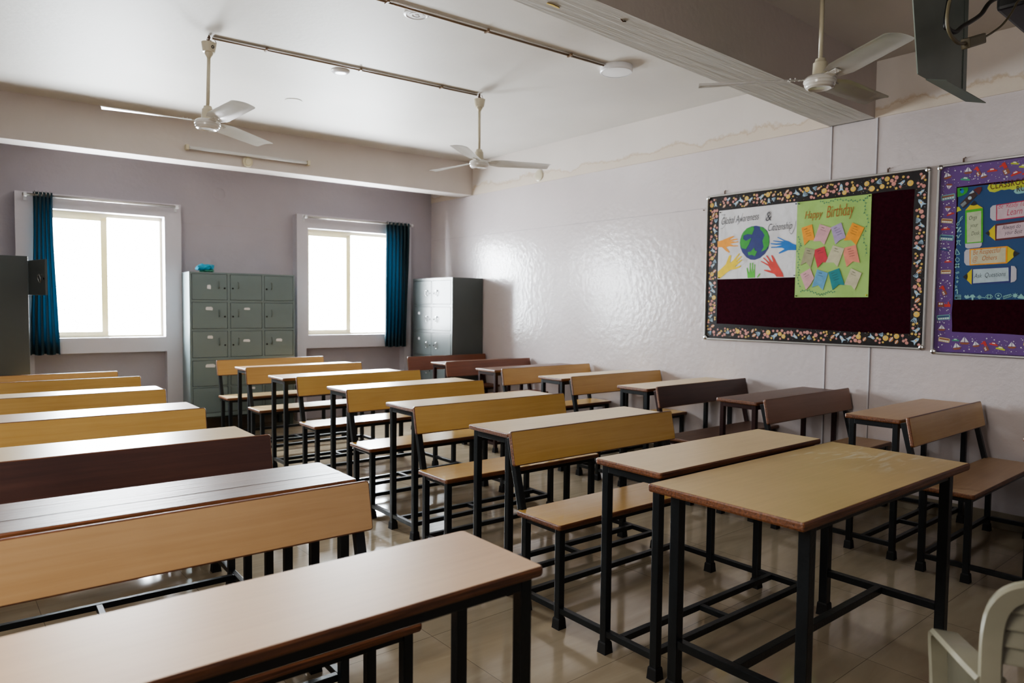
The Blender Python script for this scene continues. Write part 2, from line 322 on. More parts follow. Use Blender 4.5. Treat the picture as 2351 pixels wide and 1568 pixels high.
def poly(bm, pts, w=0.0, mi=0, thick=0.0):
    """flat polygon in the local xy plane at height w; triangulated so concave outlines are fine"""
    vs = [bm.verts.new((x, y, w)) for x, y in pts]
    f = bm.faces.new(vs); f.material_index = mi; f.normal_update()
    if thick > 0:
        r = bmesh.ops.extrude_face_region(bm, geom=[f]); vv = [g for g in r['geom'] if isinstance(g, bmesh.types.BMVert)]
        bmesh.ops.translate(bm, vec=(0,0,-thick), verts=vv)
    bmesh.ops.triangulate(bm, faces=[f], ngon_method='EAR_CLIP')
def rrect(x0, x1, y0, y1, r, n=5):
    out = []
    for cx, cy, a0 in ((x1-r, y1-r, 0), (x0+r, y1-r, 90), (x0+r, y0+r, 180), (x1-r, y0+r, 270)):
        for i in range(n+1):
            a = R(a0 + 90*i/n); out.append((cx + r*math.cos(a), cy + r*math.sin(a)))
    return out
def circ(cx, cy, r, n=16, ry=None, rot=0.0):
    ry = ry or r; c, s = math.cos(rot), math.sin(rot); o = []
    for i in range(n):
        a = 2*math.pi*i/n; x, y = r*math.cos(a), ry*math.sin(a); o.append((cx + c*x - s*y, cy + s*x + c*y))
    return o
def stroke(pts, wd):
    """ribbon outline polygon for a drawn line"""
    L, Rr = [], []
    for i, p in enumerate(pts):
        a = Vector(pts[max(i-1,0)]); b = Vector(pts[min(i+1,len(pts)-1)]); t = (b-a)
        t = t.normalized() if t.length > 0 else Vector((1,0)); n = Vector((-t.y, t.x))*wd/2
        L.append((p[0]+n.x, p[1]+n.y)); Rr.append((p[0]-n.x, p[1]-n.y))
    return L, Rr
def ribbon(bm, pts, wd, w, mi=0):
    L, Rr = stroke(pts, wd)
    a = [bm.verts.new((x, y, w)) for x, y in L]; b = [bm.verts.new((x, y, w)) for x, y in Rr]
    for i in range(len(pts)-1):
        f = bm.faces.new((a[i], b[i], b[i+1], a[i+1])); f.material_index = mi
def text_obj(name, s, size, x, y, w, mat, parent, rot=0.0, shear=0.0, bold=0.0, align='LEFT', space=1.0, sx=1.0):
    cu = bpy.data.curves.new(name, 'FONT'); cu.body = s; cu.size = size; cu.shear = shear; cu.offset = bold; cu.align_x = align; cu.space_character = space
    cu.extrude = 0.0003; cu.resolution_u = 4
    t = bpy.data.objects.new(name, cu); C.objects.link(t)
    dg = bpy.context.evaluated_depsgraph_get(); me = bpy.data.meshes.new_from_object(t.evaluated_get(dg))
    bpy.data.objects.remove(t); bpy.data.curves.remove(cu)
    me.materials.clear()
    return link_mesh(name, me, mat, parent, Matrix.Translation((x, y, w)) @ Matrix.Rotation(rot, 4, 'Z') @ Matrix.Diagonal((sx,1,1,1)))

# ------------------------------------------------------------------ room shell
def struct(name, bm, mats, mw=None, smooth=False):
    o = obj(name, bm, mats, None, mw, smooth); o['kind'] = 'structure'; return o
bm = BM(); box(bm, XL-0.2, XW+0.2, YB-0.2, 8.6, -0.1, 0.0); struct('floor', bm, M['floor'])
bm = BM(); box(bm, XL-0.2, XW+0.2, YB-0.2, 8.6, ZC, ZC+0.12); struct('ceiling', bm, M['ceil'])
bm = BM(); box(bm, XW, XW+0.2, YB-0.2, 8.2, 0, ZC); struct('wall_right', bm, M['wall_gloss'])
bm = BM(); box(bm, XL-0.2, XW+0.2, YB-0.2, YB, 0, ZC); struct('wall_back', bm, M['wall_lilac'])
# left wall with two openings out of the picture
bm = BM()
LW = []
for a, b in ((YB-0.2, 8.4),): box(bm, XL-0.2, XL, a, b, 0, ZC)
for a, b in LW: box(bm, XL-0.2, XL, a, b, 0, 0.98); box(bm, XL-0.2, XL, a, b, 2.15, ZC)
struct('wall_left', bm, M['wall_lilac'])
# window wall (local FAR frame), with two openings
W1 = (0.80, 1.882, 0.981, 2.181); W2 = (3.356, 4.47, 0.974, 2.181)
bm = BM(); T = -0.22
for a, b in ((-1.7, W1[0]), (W1[1], W2[0]), (W2[1], 5.06)): box(bm, a, b, 0, ZC, T, 0)
for w_ in (W1, W2): box(bm, w_[0], w_[1], 0, w_[2], T, 0); box(bm, w_[0], w_[1], w_[3], ZC, T, 0)
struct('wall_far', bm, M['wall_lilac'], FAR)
# raised plaster surrounds, open below the sill band
PR = 0.13
def surround(name, x0, x1, top, w_, rx0, rx1, rt):
    bm = BM()
    box(bm, x0, x1, w_[3], top, 0, PR); box(bm, x0, w_[0], rt, w_[3], 0, PR); box(bm, w_[1], x1, rt, w_[3], 0, PR)
    box(bm, w_[0], w_[1], rt, w_[2], 0, PR)
    box(bm, x0, rx0, 0, rt, 0, PR); box(bm, rx1, x1, 0, rt, 0, PR)
    struct(name, bm, M['wall_lilac2'], FAR)
M['wall_lilac2'] = mat_wall('pale_surround', (0.60,0.575,0.62), 0.5, 0.15)
surround('trim_1', 0.656, 2.037, 2.317, W1, 0.78, 1.892, 0.835)
surround('trim_2', 3.229, 4.662, 2.331, W2, 3.332, 4.572, 0.826)
# beams
def prism(bm, xy, z0, z1, mi=0):
    a = [bm.verts.new((x, y, z0)) for x, y in xy]; b = [bm.verts.new((x, y, z1)) for x, y in xy]; n = len(xy)
    for i in range(n): bm.faces.new((a[i], a[(i+1)%n], b[(i+1)%n], b[i]))
    bm.faces.new(a[::-1]); bm.faces.new(b)
bm = BM(); m1 = -0.0595
fy = lambda x: 6.7454 + m1*(x - 5.011)
gy = lambda x: 6.985 + m1*(x - 5.011)
prism(bm, [(XL, fy(XL)), (XW, fy(XW)), (XW, gy(XW)), (XL, gy(XL))], ZB, ZC)
struct('trim_3', bm, M['beam'])
bm = BM(); prism(bm, [(XL, 2.11), (XW, 2.161), (XW, 2.475), (XL, 2.26)], ZB, ZC)
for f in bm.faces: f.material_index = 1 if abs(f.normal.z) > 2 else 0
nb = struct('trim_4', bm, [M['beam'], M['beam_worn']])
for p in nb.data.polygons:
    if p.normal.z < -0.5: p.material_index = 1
bm = BM(); box(bm, XW-0.012, XW+0.01, YB, 7.63, ZB, ZC); struct('trim_5', bm, M['beam_side'])
# vertical joints of the column in the side wall
bm = BM()
for y in (2.464, 2.150):
    box(bm, XW-0.004, XW+0.001, y-0.005, y+0.004, 0.08, ZB, mi=0); box(bm, XW-0.0045, XW+0.001, y-0.009, y-0.005, 0.08, ZB, mi=1)
struct('trim_6', bm, [M['groove'], M['groove_dark']])
# thin crack lines of the old paint border on both walls
bm = BM(); box(bm, XW-0.0025, XW+0.001, 3.51, 7.6, 2.150, 2.1535); struct('trim_7', bm, M['groove_dark2'] if 'groove_dark2' in M else plain('paint_joint', (0.44,0.40,0.41), 0.6, noise=0.1))
bm = BM(); box(bm, 2.05, 3.14, 2.146, 2.150, 0.0, 0.003); struct('trim_8', bm, bpy.data.materials['paint_joint'], FAR)
bm = BM(); box(bm, XW-0.012, XW, YB, 7.62, 0, 0.10, 0.002); struct('baseboard_right', bm, M['skirt'])
bm = BM(); box(bm, 2.037, 3.229, 0, 0.10, 0, 0.012, 0.002); struct('baseboard_far', bm, M['skirt'], FAR)

# windows
def window(name, w_, mull, grille=True):
    x0, x1, z0, z1 = w_
    root = empty(name, mw=FAR); root['kind'] = 'structure'
    F = 0.035; d0, d1 = -0.05, 0.0
    bm = BM(); box(bm, x0, x1, z1-F, z1, d0, d1, .004); box(bm, x0, x1, z0, z0+F*0.6, d0, d1, .004); box(bm, x0, x0+F*0.6, z0, z1, d0, d1, .004); box(bm, x1-F*0.7, x1, z0, z1, d0, d1, .004)
    obj('window_frame', bm, M['window_metal'], root)
    bm = BM(); a, b = x0+F*0.6, mull+0.03; s = 0.038; q0, q1 = -0.022, 0.006
    box(bm, a, b, z1-F-s, z1-F+.004, q0, q1, .004); box(bm, a, b, z0+F*.5, z0+F*.5+s, q0, q1, .004); box(bm, a, a+s, z0+F*.5, z1-F, q0, q1, .004); box(bm, mull-s*0.7, mull+0.03, z0+F*.5, z1-F, q0, q1, .004)
    sh = obj('sliding_sash', bm, M['window_metal'], root)
    bm = BM(); box(bm, a+s, mull-s*.7, z0+F*.5+s, z1-F-s, -0.012, -0.008); obj('glass_pane', bm, M['glass'], sh)
    if grille:
        bm = BM(); g = -0.135
        n = 11
        for i in range(n):
            z = z0 + 0.045 + (z1-z0-0.09)*i/(n-1); bar(bm, (x0, z, g), (x1, z, g), 0.007, 0.007, up=(0,0,1))
        for px in (x0 + (mull-x0)*0.42, x0 + (mull-x0)*0.58, mull + (x1-mull)*0.35, mull+(x1-mull)*0.52):
            bar(bm, (px, z0, g+.006), (px, z1, g+.006), 0.007, 0.007, up=(0,0,1))
        obj('grille', bm, M['grille'], root)
    return root
window('window_1', W1, 1.364)
window('window_2', W2, 3.891)
for i, (a, b) in enumerate(LW):   # out-of-frame windows on the left wall
    root = empty('window_%d' % (3+i), (XL-0.1, 0, 0)); root['kind'] = 'structure'
    bm = BM()
    for y0, y1, z0, z1 in ((a, b, 0.98, 1.02), (a, b, 2.11, 2.15), (a, a+.04, 1.0, 2.13), (b-.04, b, 1.0, 2.13), ((a+b)/2-.02, (a+b)/2+.02, 1.0, 2.13)): box(bm, -0.025, 0.025, y0, y1, z0, z1)
    obj('window_frame', bm, M['window_metal'], root)
    bm = BM(); box(bm, -0.003, 0.003, a+.04, b-.04, 1.02, 2.11); obj('glass_pane', bm, M['glass'], root)

# curtain rods and curtains
def rod(x0, x1, z, w, label):
    root = empty('curtain_rod', mw=FAR @ Matrix.Translation((x0, z, 0))); tag(root, label, 'curtain rod')
    bm = BM(); tube(bm, [(0,0,w), (x1-x0,0,w)], 0.0125, 12); obj('rod', bm, M['rod_steel'], root)
    for x in (0.02, x1-x0-0.02):
        bm = BM(); box(bm, x-.012, x+.012, -0.045, 0.03, PR, PR+.006, .002); bar(bm, (x, 0, PR), (x, 0, w), 0.014, 0.012, up=(0,1,0)); lathe(bm, [(0.019,-.012),(0.019,.012)], 14, mat=Matrix.Translation((x,0,w)) @ Matrix.Rotation(R(90),4,'Y'))
        obj('bracket', bm, M['white_plastic'], root)
    return root
rod(0.713, 2.005, 2.283, 0.20, 'steel curtain rod over the wider left window')
rod(3.285, 4.650, 2.298, 0.20, 'steel curtain rod over the right-hand window beside the corner')
def curtain(x0t, x1t, x0b, x1b, z0, z1, w, folds, amp, label, flip=1):
    bm = BM(); nx, nz = folds*10, 26; g = []
    for j in range(nz+1):
        v = j/nz; row = []
        for i in range(nx+1):
            u = i/nx; e = v*v*(3-2*v)
            bulge = 0.03*math.sin(v*math.pi)*flip*(u-0.5)*2*-0.2
            x = (x0b+(x0t-x0b)*e)*(1-u) + (x1b+(x1t-x1b)*e)*u + bulge
            ph = u*folds*2*math.pi
            a = amp*(0.75+0.25*math.sin(3*u+5*v))
            z = z0+(z1-z0)*v + (0.006*math.sin(ph*0.5) if j == 0 else 0)
            row.append(bm.verts.new((x + 0.25*amp*math.sin(2*ph+v), z, w + a*math.cos(ph+0.8*math.sin(2.2*v))*(0.8 if v > .95 else 1))))
        g.append(row)
    for j in range(nz):
        for i in range(nx): bm.faces.new((g[j][i], g[j][i+1], g[j+1][i+1], g[j+1][i]))
    root = empty('curtain', mw=FAR @ Matrix.Translation((0,0,0))); tag(root, label, 'curtain')
    o = obj('curtain_cloth', bm, M['curtain'], root, smooth=True)
    bm = BM()
    for k in range(folds):
        x = x0t+(x1t-x0t)*(k+.5)/folds
        bmr = [(x+0, z1-.012+0.021*math.sin(t), w+0.021*math.cos(t)) for t in [2*math.pi*i/14 for i in range(14)]]
        tube(bm, bmr, 0.0035, 6, closed=True)
    obj('curtain_ring', bm, M['chrome'], root)
    return root
curtain(0.790, 0.935, 0.745, 0.975, 0.835, 2.312, 0.20, 5, 0.026, 'dark blue curtain bunched at the left edge of the left window')
curtain(4.285, 4.585, 4.272, 4.545, 0.822, 2.318, 0.20, 6, 0.030, 'blue curtain bunched at the right edge of the right window, beside the corner', -1)

# ------------------------------------------------------------------ desks with attached benches
def board(W, D, Tk, r, lam, edge, parent, name, mw, lip=0.0045):
    """laminate board W x D with rounded corners and a rounded hardwood lipping; top at z=0"""
    bm = BM(); inner = rrect(-W/2+lip, W/2-lip, lip, D-lip, max(r-lip, 0.004))
    a = [bm.verts.new((x, y, -Tk+0.0012)) for x, y in inner]; b = [bm.verts.new((x, y, 0)) for x, y in inner]; n = len(inner)
    for i in range(n): bm.faces.new((a[i], a[(i+1)%n], b[(i+1)%n], b[i]))
    bm.faces.new(a[::-1]); bm.faces.new(b)
    o = obj(name, bm, lam, parent, mw)
    bm = BM(); rings = []
    for off, z in ((lip, -0.0006), (0.0025, -0.0006), (0, -0.005), (0, -Tk+0.006), (0.003, -Tk), (lip, -Tk)):
        rr = rrect(-W/2+off, W/2-off, off, D-off, max(r-off, 0.004))
        rings.append([bm.verts.new((x, y, z)) for x, y in rr])
    for a, b in zip(rings, rings[1:]):
        for i in range(n): bm.faces.new((a[i], a[(i+1)%n], b[(i+1)%n], b[i]))
    obj('edging', bm, edge, o)
    return o
DD, SN, SF, ZS, ZD = 0.3146, 0.5041, 0.7844, 0.4387, 0.75
def foot(bm, x, y, h=0.045):
    a = []
    for s, z in ((0.0215, 0.0), (0.0205, 0.010), (0.0185, h-.006), (0.0165, h)):
        a.append([bm.verts.new((x+i*s, y+j*s, z)) for i, j in ((-1,-1),(1,-1),(1,1),(-1,1))])
    for p, q in zip(a, a[1:]):
        for i in range(4): bm.faces.new((p[i], p[(i+1)%4], q[(i+1)%4], q[i]))
    bm.faces.new(a[0][::-1]); bm.faces.new(a[-1])
def desk(x, y, rot, W, top, seat, back, frame, label, group, sy=1.0, sz=1.0, plank=False):
    root = empty('school_desk', (x, y, 0), R(rot)); tag(root, label, 'school desk', group)
    root.scale = (1, sy, sz)
    k = 0.030; hx = W/2 - 0.035; zr = 0.078
    fr = M[frame]
    d = board(W, DD, 0.022, 0.012, M[top], M['edge'], root, 'desktop', Matrix.Translation((0,0,ZD)))
    if plank:
        bm = BM(); box(bm, -W/2+.008, W/2-.008, 0.118, 0.1205, -0.001, 0.0006); obj('plank_joint', bm, M['keyhole'], d)
    board(W, SF-SN, 0.022, 0.012, M[seat], M['edge'], root, 'seat', Matrix.Translation((0,SN,ZS)))
    # backrest: leaning board, its local y runs up the slope
    y0, z0, y1, z1 = 0.7949, 0.6267, 0.8263, 0.7754
    Hb = math.hypot(y1-y0, z1-z0); ang = math.atan2(z1-z0, y1-y0)
    mwb = Matrix.Translation((0, y0, z0)) @ Matrix.Rotation(ang, 4, 'X')
    # board's top face (z=0) must look to -Y: rotate so local z points forward
    mwb = Matrix.Translation((0, y0, z0)) @ Matrix(((1,0,0,0),(0,math.cos(ang),-math.sin(ang),0),(0,math.sin(ang),math.cos(ang),0),(0,0,0,1)))
    board(W, Hb, 0.020, 0.011, M[back], M['edge'], root, 'backrest', mwb)
    lg = {'near': 0.035, 'far': DD-0.035, 'sn': SN+0.035, 'sr': SF-0.03}
    for s in (-1, 1):
        for key, yy in lg.items():
            zt = (ZD if key in ('near', 'far') else ZS) - 0.022
            bm = BM(); box(bm, s*hx-k/2, s*hx+k/2, yy-k/2, yy+k/2, 0.006, zt, 0.003); l = obj('leg', bm, fr, root)
            bm = BM(); foot(bm, s*hx, yy); obj('foot_cap', bm, M['rubber'], l)
        bm = BM(); bar(bm, (s*hx, lg['near']+k/2, zr), (s*hx, lg['sr']-k/2, zr), 0.024, 0.024, bev=.002); obj('floor_rail', bm, fr, root)
        bm = BM(); bar(bm, (s*hx, 0.776, ZS-0.03), (s*hx, 0.8655, 0.742), k, 0.028, up=(0,-1,0), bev=.003); obj('back_post', bm, fr, root)
    bm = BM(); z = ZD-0.022-k/2
    bar(bm, (-hx+k/2, 0.035, z), (hx-k/2, 0.035, z), k, k, bev=.003); bar(bm, (-hx+k/2, DD-0.035, z), (hx-k/2, DD-0.035, z), k, k, bev=.003)
    for s in (-1, 1): bar(bm, (s*hx, 0.035+k/2, z), (s*hx, DD-0.035-k/2, z), k, k, bev=.003)
    obj('desk_frame', bm, fr, root)
    bm = BM(); z = ZS-0.022-0.012
    for yy in (SN+0.035, SF-0.03): bar(bm, (-hx+k/2, yy, z), (hx-k/2, yy, z), 0.024, 0.024, bev=.002)
    for s in (-1, 1): bar(bm, (s*hx, SN+.035+k/2, z), (s*hx, SF-.03-k/2, z), 0.024, 0.024, bev=.002)
    obj('seat_frame', bm, fr, root)
    bm = BM(); ya, yb = 0.058, 0.205
    bar(bm, (-hx+.012, ya, zr), (hx-.012, ya, zr), 0.024, 0.024, bev=.002); bar(bm, (-hx+.012, yb, zr), (hx-.012, yb, zr), 0.024, 0.024, bev=.002)
    bar(bm, (-0.03, ya+.012, zr), (-0.03, yb-.012, zr), 0.024, 0.022, bev=.002)
    obj('foot_rest', bm, fr, root)
    bm = BM(); bar(bm, (-hx+k/2, SF-0.03, zr), (hx-k/2, SF-0.03, zr), 0.024, 0.024, bev=.002); obj('rear_stretcher', bm, fr, root)
    return root
WD = 1.101
gM, gL, gR = 'school desks of the middle column', 'school desks of the left column', 'school desks of the column along the wall'
bs, ms = 'black_steel', 'maroon_steel'
desk(2.485,1.503,-1.0,WD,'lam_pale','lam_gold','lam_gold',bs,'golden school desk with bench, pushed against the back of the large tan table',gM)
desk(2.548,2.399,-1.38,WD,'lam_pale','lam_gold','lam_gold',bs,'golden school desk with bench, second of the middle column counted from the large tan table',gM)
desk(2.617,3.318,-.88,WD,'lam_pale','lam_gold','lam_gold',bs,'golden school desk with bench, third of the middle column counted from the large tan table',gM)
desk(2.700,4.284,.14,WD,'lam_pale','lam_gold','lam_gold',bs,'golden school desk with bench, fourth of the middle column counted from the large tan table',gM)
desk(2.661,5.272,-.11,WD,'lam_tan','lam_pale','lam_orange',bs,'golden school desk with bench, second of the middle column counted from the lockers',gM)
desk(2.708,6.207,0,WD,'lam_tan','lam_pale','lam_orange',bs,'golden school desk with bench, directly before the wide grey lockers',gM)
desk(.485,1.130,-1.1,WD,'lam_tan','lam_tan','lam_wood',bs,'nearest school desk with a shiny tan top, front left of the room',gL)
desk(.527,2.090,-1.9,WD,'dark_plank','lam_gold','dark_board',bs,'school desk with a cracked dark plank top and dark brown backrest, in the left column',gL,plank=True)
desk(.543,3.038,-2.1,WD,'lam_pale','lam_gold','lam_gold',bs,'golden school desk in the left column, right behind the one with the dark plank top',gL)
desk(.598,4.020,-1.56,WD,'lam_tan','lam_gold','lam_gold',bs,'golden school desk, fourth of the left column counted from the shiny tan one in front',gL)
desk(.656,4.990,-1.9,WD,'lam_pale','lam_gold','lam_gold',bs,'golden school desk with bench, last but one of the left column',gL)
desk(.680,5.900,-1.5,WD,'lam_tan','lam_gold','lam_orange',bs,'golden school desk at the far end of the left column, beside the left grey locker',gL,sz=.957)
desk(4.392,.665,.45,WD,'lam_tan','lam_tan','lam_orange',bs,'tan school desk with bench at the right edge, under the purple notice board',gR,sy=.94)
desk(4.436,1.500,.23,WD,'lam_tan','lam_tan','lam_brown',bs,'school desk with tan top and rosy brown backrest against the wall below the black-bordered board',gR,sy=.925)
desk(4.445,2.325,-.2,WD,'dark_plank','dark_plank','dark_board',ms,'all dark brown school desk with maroon frame, against the right wall',gR,sy=.925)
desk(4.450,3.175,-.3,WD,'lam_pale','lam_gold','lam_orange',bs,'yellow school desk against the right wall, right behind the all dark brown one',gR,sy=.925)
desk(4.440,4.030,-.3,WD,'lam_pale','lam_gold','lam_orange',bs,'yellow school desk against the right wall, second behind the all dark brown one',gR,sy=.925)
desk(4.452,4.910,-.3,1.09,'dark_plank','red_wood','red_wood',ms,'reddish brown school desk with dark top, last but one along the right wall',gR,sy=.94)
desk(4.468,5.745,-.3,1.045,'dark_plank','red_wood','red_wood',ms,'reddish brown school desk at the far end of the right wall, before the corner locker',gR,sy=.87,sz=1.0)

# ------------------------------------------------------------------ large table
def table():
    x0, x1, y0, y1, zt = 1.830, 3.074, 0.933, 1.478, 0.737
    root = empty('teacher_table', ((x0+x1)/2, (y0+y1)/2, 0), R(-.63)); tag(root, 'large tan laminate table with brown wooden edge and chalk dust, on black steel legs', 'table')
    W, D = x1-x0, y1-y0
    t = board(W, D, 0.026, 0.006, M['table_top'], M['edge'], root, 'tabletop', Matrix.Translation((0,-D/2,zt)), lip=0.006)
    k = 0.036; ix, iy = 0.105, 0.045; X, Y = W/2-ix, D/2-iy
    for sx in (-1, 1):
        for sy in (-1, 1):
            bm = BM(); box(bm, sx*X-k/2, sx*X+k/2, sy*Y-k/2, sy*Y+k/2, 0.006, zt-.026, .003); l = obj('leg', bm, M['black_steel'], root)
            bm = BM(); foot(bm, sx*X, sy*Y, 0.055); bmesh.ops.scale(bm, vec=(1.15,1.15,1), space=Matrix.Translation((-sx*X,-sy*Y,0)), verts=bm.verts); obj('foot_cap', bm, M['rubber'], l)
        bm = BM(); bar(bm, (sx*X, -Y+k/2, 0.185), (sx*X, Y-k/2, 0.185), 0.028, 0.028, bev=.002); obj('side_rail', bm, M['black_steel'], root)
    bm = BM(); bar(bm, (-X+.014, 0, 0.185), (X-.014, 0, 0.185), 0.028, 0.028, bev=.002); obj('stretcher', bm, M['black_steel'], root)
    bm = BM(); z = zt-.026-.014
    for sy in (-1, 1): bar(bm, (-X+k/2, sy*Y, z), (X-k/2, sy*Y, z), .028, .028, bev=.002)
    for sx in (-1, 1): bar(bm, (sx*X, -Y+k/2, z), (sx*X, Y-k/2, z), .028, .028, bev=.002)
    obj('apron_frame', bm, M['black_steel'], root)
table()

# ------------------------------------------------------------------ lockers
def locker(name_label, mw, W, H, D, zb, cols, rows, colx, rowz, body, handle, stickers, open_door=None, hside=None):
    """front face in local xy at z=0 (x right, y up), body runs back to z=-D"""
    root = empty('locker_cabinet', mw=mw); tag(root, name_label, 'locker')
    t = 0.022
    bm = BM(); box(bm, 0, W, zb, zb+H, -D, -0.030, .002); bf = BM()
    # front frame grid
    xs = [0] + [v for c in colx for v in c] + [W]; zs = [zb] + [v for r_ in rowz[::-1] for v in r_] + [zb+H]
    for i in range(0, len(xs), 2): box(bm, xs[i], xs[i+1], zb, zb+H, -0.032, 0, .0015)
    for i in range(0, len(zs), 2): box(bm, xs[1]-.001, xs[-2]+.001, zs[i], zs[i+1], -0.032, -0.0005, .001)
    obj('cabinet_body', bm, body, root)
    bm = BM()
    for x in (0.03, W-0.03):
        for z in (-D+0.03, -0.05): box(bm, x-.02, x+.02, 0.0, zb, z-.02, z+.02, .002)
    box(bm, 0.05, W-.05, zb-.02, zb, -D+.05, -.06)
    obj('stand', bm, M['locker_in'], root)
    for ri, (z0, z1) in enumerate(rowz):
        for ci, (x0, x1) in enumerate(colx):
            g = 0.0035; dw, dh = x1-x0-2*g, z1-z0-2*g
            dm = Matrix.Translation((x0+g, z0+g, 0))
            op = open_door is not None and (ri, ci) == open_door[:2]
            if op:
                dm = Matrix.Translation((x1-g, z0+g, 0.002)) @ Matrix.Rotation(R(open_door[2]), 4, 'Y') @ Matrix.Translation((-dw, 0, 0)) if open_door[3] else Matrix.Translation((x0+g, z0+g, 0.002)) @ Matrix.Rotation(R(open_door[2]), 4, 'Y')
            bm = BM(); box(bm, 0, dw, 0, dh, -0.016, 0.0015, .0025)
            box(bm, dw*.42, dw*.68, dh*.80, dh*.815, 0.0015, 0.004, 0); box(bm, dw*.42, dw*.68, dh*.66, dh*.675, 0.0015, 0.004, 0)   # pressed card holder ribs
            d = obj('door', bm, [body], root, dm)
            hs = hside[ci] if hside else 1
            hx_ = dw*0.76 if hs > 0 else dw*0.24; kx = dw*0.93 if hs > 0 else dw*0.07
            if handle == 'pull':
                bm = BM(); tube(bm, [(hx_, dh*.46, .0), (hx_, dh*.46, .016), (hx_, dh*.54, .02), (hx_, dh*.66, .02), (hx_, dh*.72, .014), (hx_, dh*.72, 0)], .0045, 8)
                obj('handle', bm, M['chrome2'], d)
            else:
                bm = BM(); tube(bm, [(hx_+.026*math.cos(a), dh*.46+.032*math.sin(a), .012+.006*math.sin(a)) for a in [2*math.pi*i/18 for i in range(18)]], .003, 6, closed=True)
                lathe(bm, [(.010,0),(.010,.012),(.006,.014)], 12, mat=Matrix.Translation((hx_, dh*.46+.03, 0)))
                obj('handle', bm, M['chrome'], d)
            bm = BM(); lathe(bm, [(.009,-.001),(.009,.004),(.004,.005)], 12, mat=Matrix.Translation((kx, dh*.46, 0.0015))); obj('lock', bm, M['keyhole'], d)
            st = stickers.get((ri, ci))
            if st:
                bm = BM(); cx, cy, a, b = st; cx *= dw; cy *= dh
                pts = [(cx-a, cy-b*.8), (cx+a*.9, cy-b), (cx+a, cy+b*.3), (cx+a*.6, cy+b), (cx-a*.8, cy+b*.9), (cx-a*1.02, cy+b*.2)]
                poly(bm, pts, 0.0045); obj('sticker', bm, M['white_paper'], d)
    return root
M['chrome2'] = plain('painted_pull', (0.15,0.18,0.17), 0.3, metal=0.3, noise=0.03)
# wide locker between the windows, in the FAR frame
H, zb = 1.453, 0.18
def vv(y): return zb+H - (y-190)/(1475-190)*H
rows = [(vv(b), vv(a)) for a, b in ((205,435),(455,690),(710,945),(970,1200),(1212,1440))]
cols = [((a-160)/948*1.05, (b-160)/948*1.05) for a, b in ((180,485),(510,797),(818,1092))]
stk = {(0,0):(.48,.50,.018,.022), (1,0):(.48,.77,.034,.018), (1,1):(.52,.77,.030,.012), (2,0):(.50,.78,.026,.016), (2,1):(.50,.62,.034,.014), (2,2):(.50,.62,.032,.016), (3,0):(.50,.80,.046,.018), (4,1):(.7,.9,.02,.012)}
locker('wide grey-green steel locker with fifteen doors between the two windows', FAR @ Matrix.Translation((2.038, 0, 0.45)), 1.05, H, 0.44, zb, 3, 5, cols, rows, M['locker'], 'pull', stk, hside=[1,-1,-1])
# corner locker: faces -X, backs onto the side wall
mwc = Matrix(((0,0,-1,4.570),(-1,0,0,7.36),(0,1,0,0),(0,0,0,1)))
Hc, zc = 1.55, 0.095
def grid(n, a, b, gap): 
    s = (b-a-gap*(n-1))/n; return [(a+i*(s+gap), a+i*(s+gap)+s) for i in range(n)]
rc = grid(5, zc+.03, zc+Hc-.03, .028)[::-1]
locker('tall dark grey locker with ring handles standing in the far right corner', mwc, 0.83, Hc, 0.43, zc, 2, 5, grid(2, .03, .80, .022), rc, M['locker_dark'], 'ring', {(1,0):(.3,.72,.022,.016), (2,0):(.3,.72,.020,.016)}, hside=[1,-1])
# left locker: faces +X, near side turned to the camera
mwl = Matrix(((0,0,1,0.650),(1,0,0,6.86),(0,1,0,0),(0,0,0,1)))
Hl, zl = 1.60, 0.085
rl = grid(5, zl+.03, zl+Hl-.03, .028)[::-1]
locker('dark grey locker at the left edge of the room with one small door standing open', mwl, 0.80, Hl, 0.50, zl, 2, 5, grid(2, .03, .77, .022), rl, M['locker_dark'], 'ring', {}, open_door=(0,0,-167,False), hside=[1,-1])

# crumpled bag on the wide locker
def bag(name, mat, parent, cx, cy, cz, sx, sy, sz, seed):
    random.seed(seed); bm = BM(); bmesh.ops.create_icosphere(bm, subdivisions=3, radius=1)
    for v in bm.verts:
        n = v.co.normalized(); k = 1 + .22*math.sin(5*n.x+seed)*math.cos(4*n.y) + .12*random.uniform(-1,1)
        v.co = Vector((cx+n.x*sx*k, cy+n.y*sy*k, max(cz-sz*.8, cz+n.z*sz*k + .3*sz*n.x)))
    return obj(name, bm, mat, parent, smooth=True)
rb = empty('plastic_bag', mw=FAR @ Matrix.Translation((2.215, zb+H, 0.28)) @ Matrix.Rotation(R(-90), 4, 'X')); tag(rb, 'crumpled blue and green plastic bags on top of the wide grey locker', 'bag')
bag('blue_bag', M['blue_bag'], rb, 0, 0, .052, .085, .06, .036, 3); bag('green_bag', M['green_bag'], rb, .03, -.01, .018, .07, .05, .016, 5)

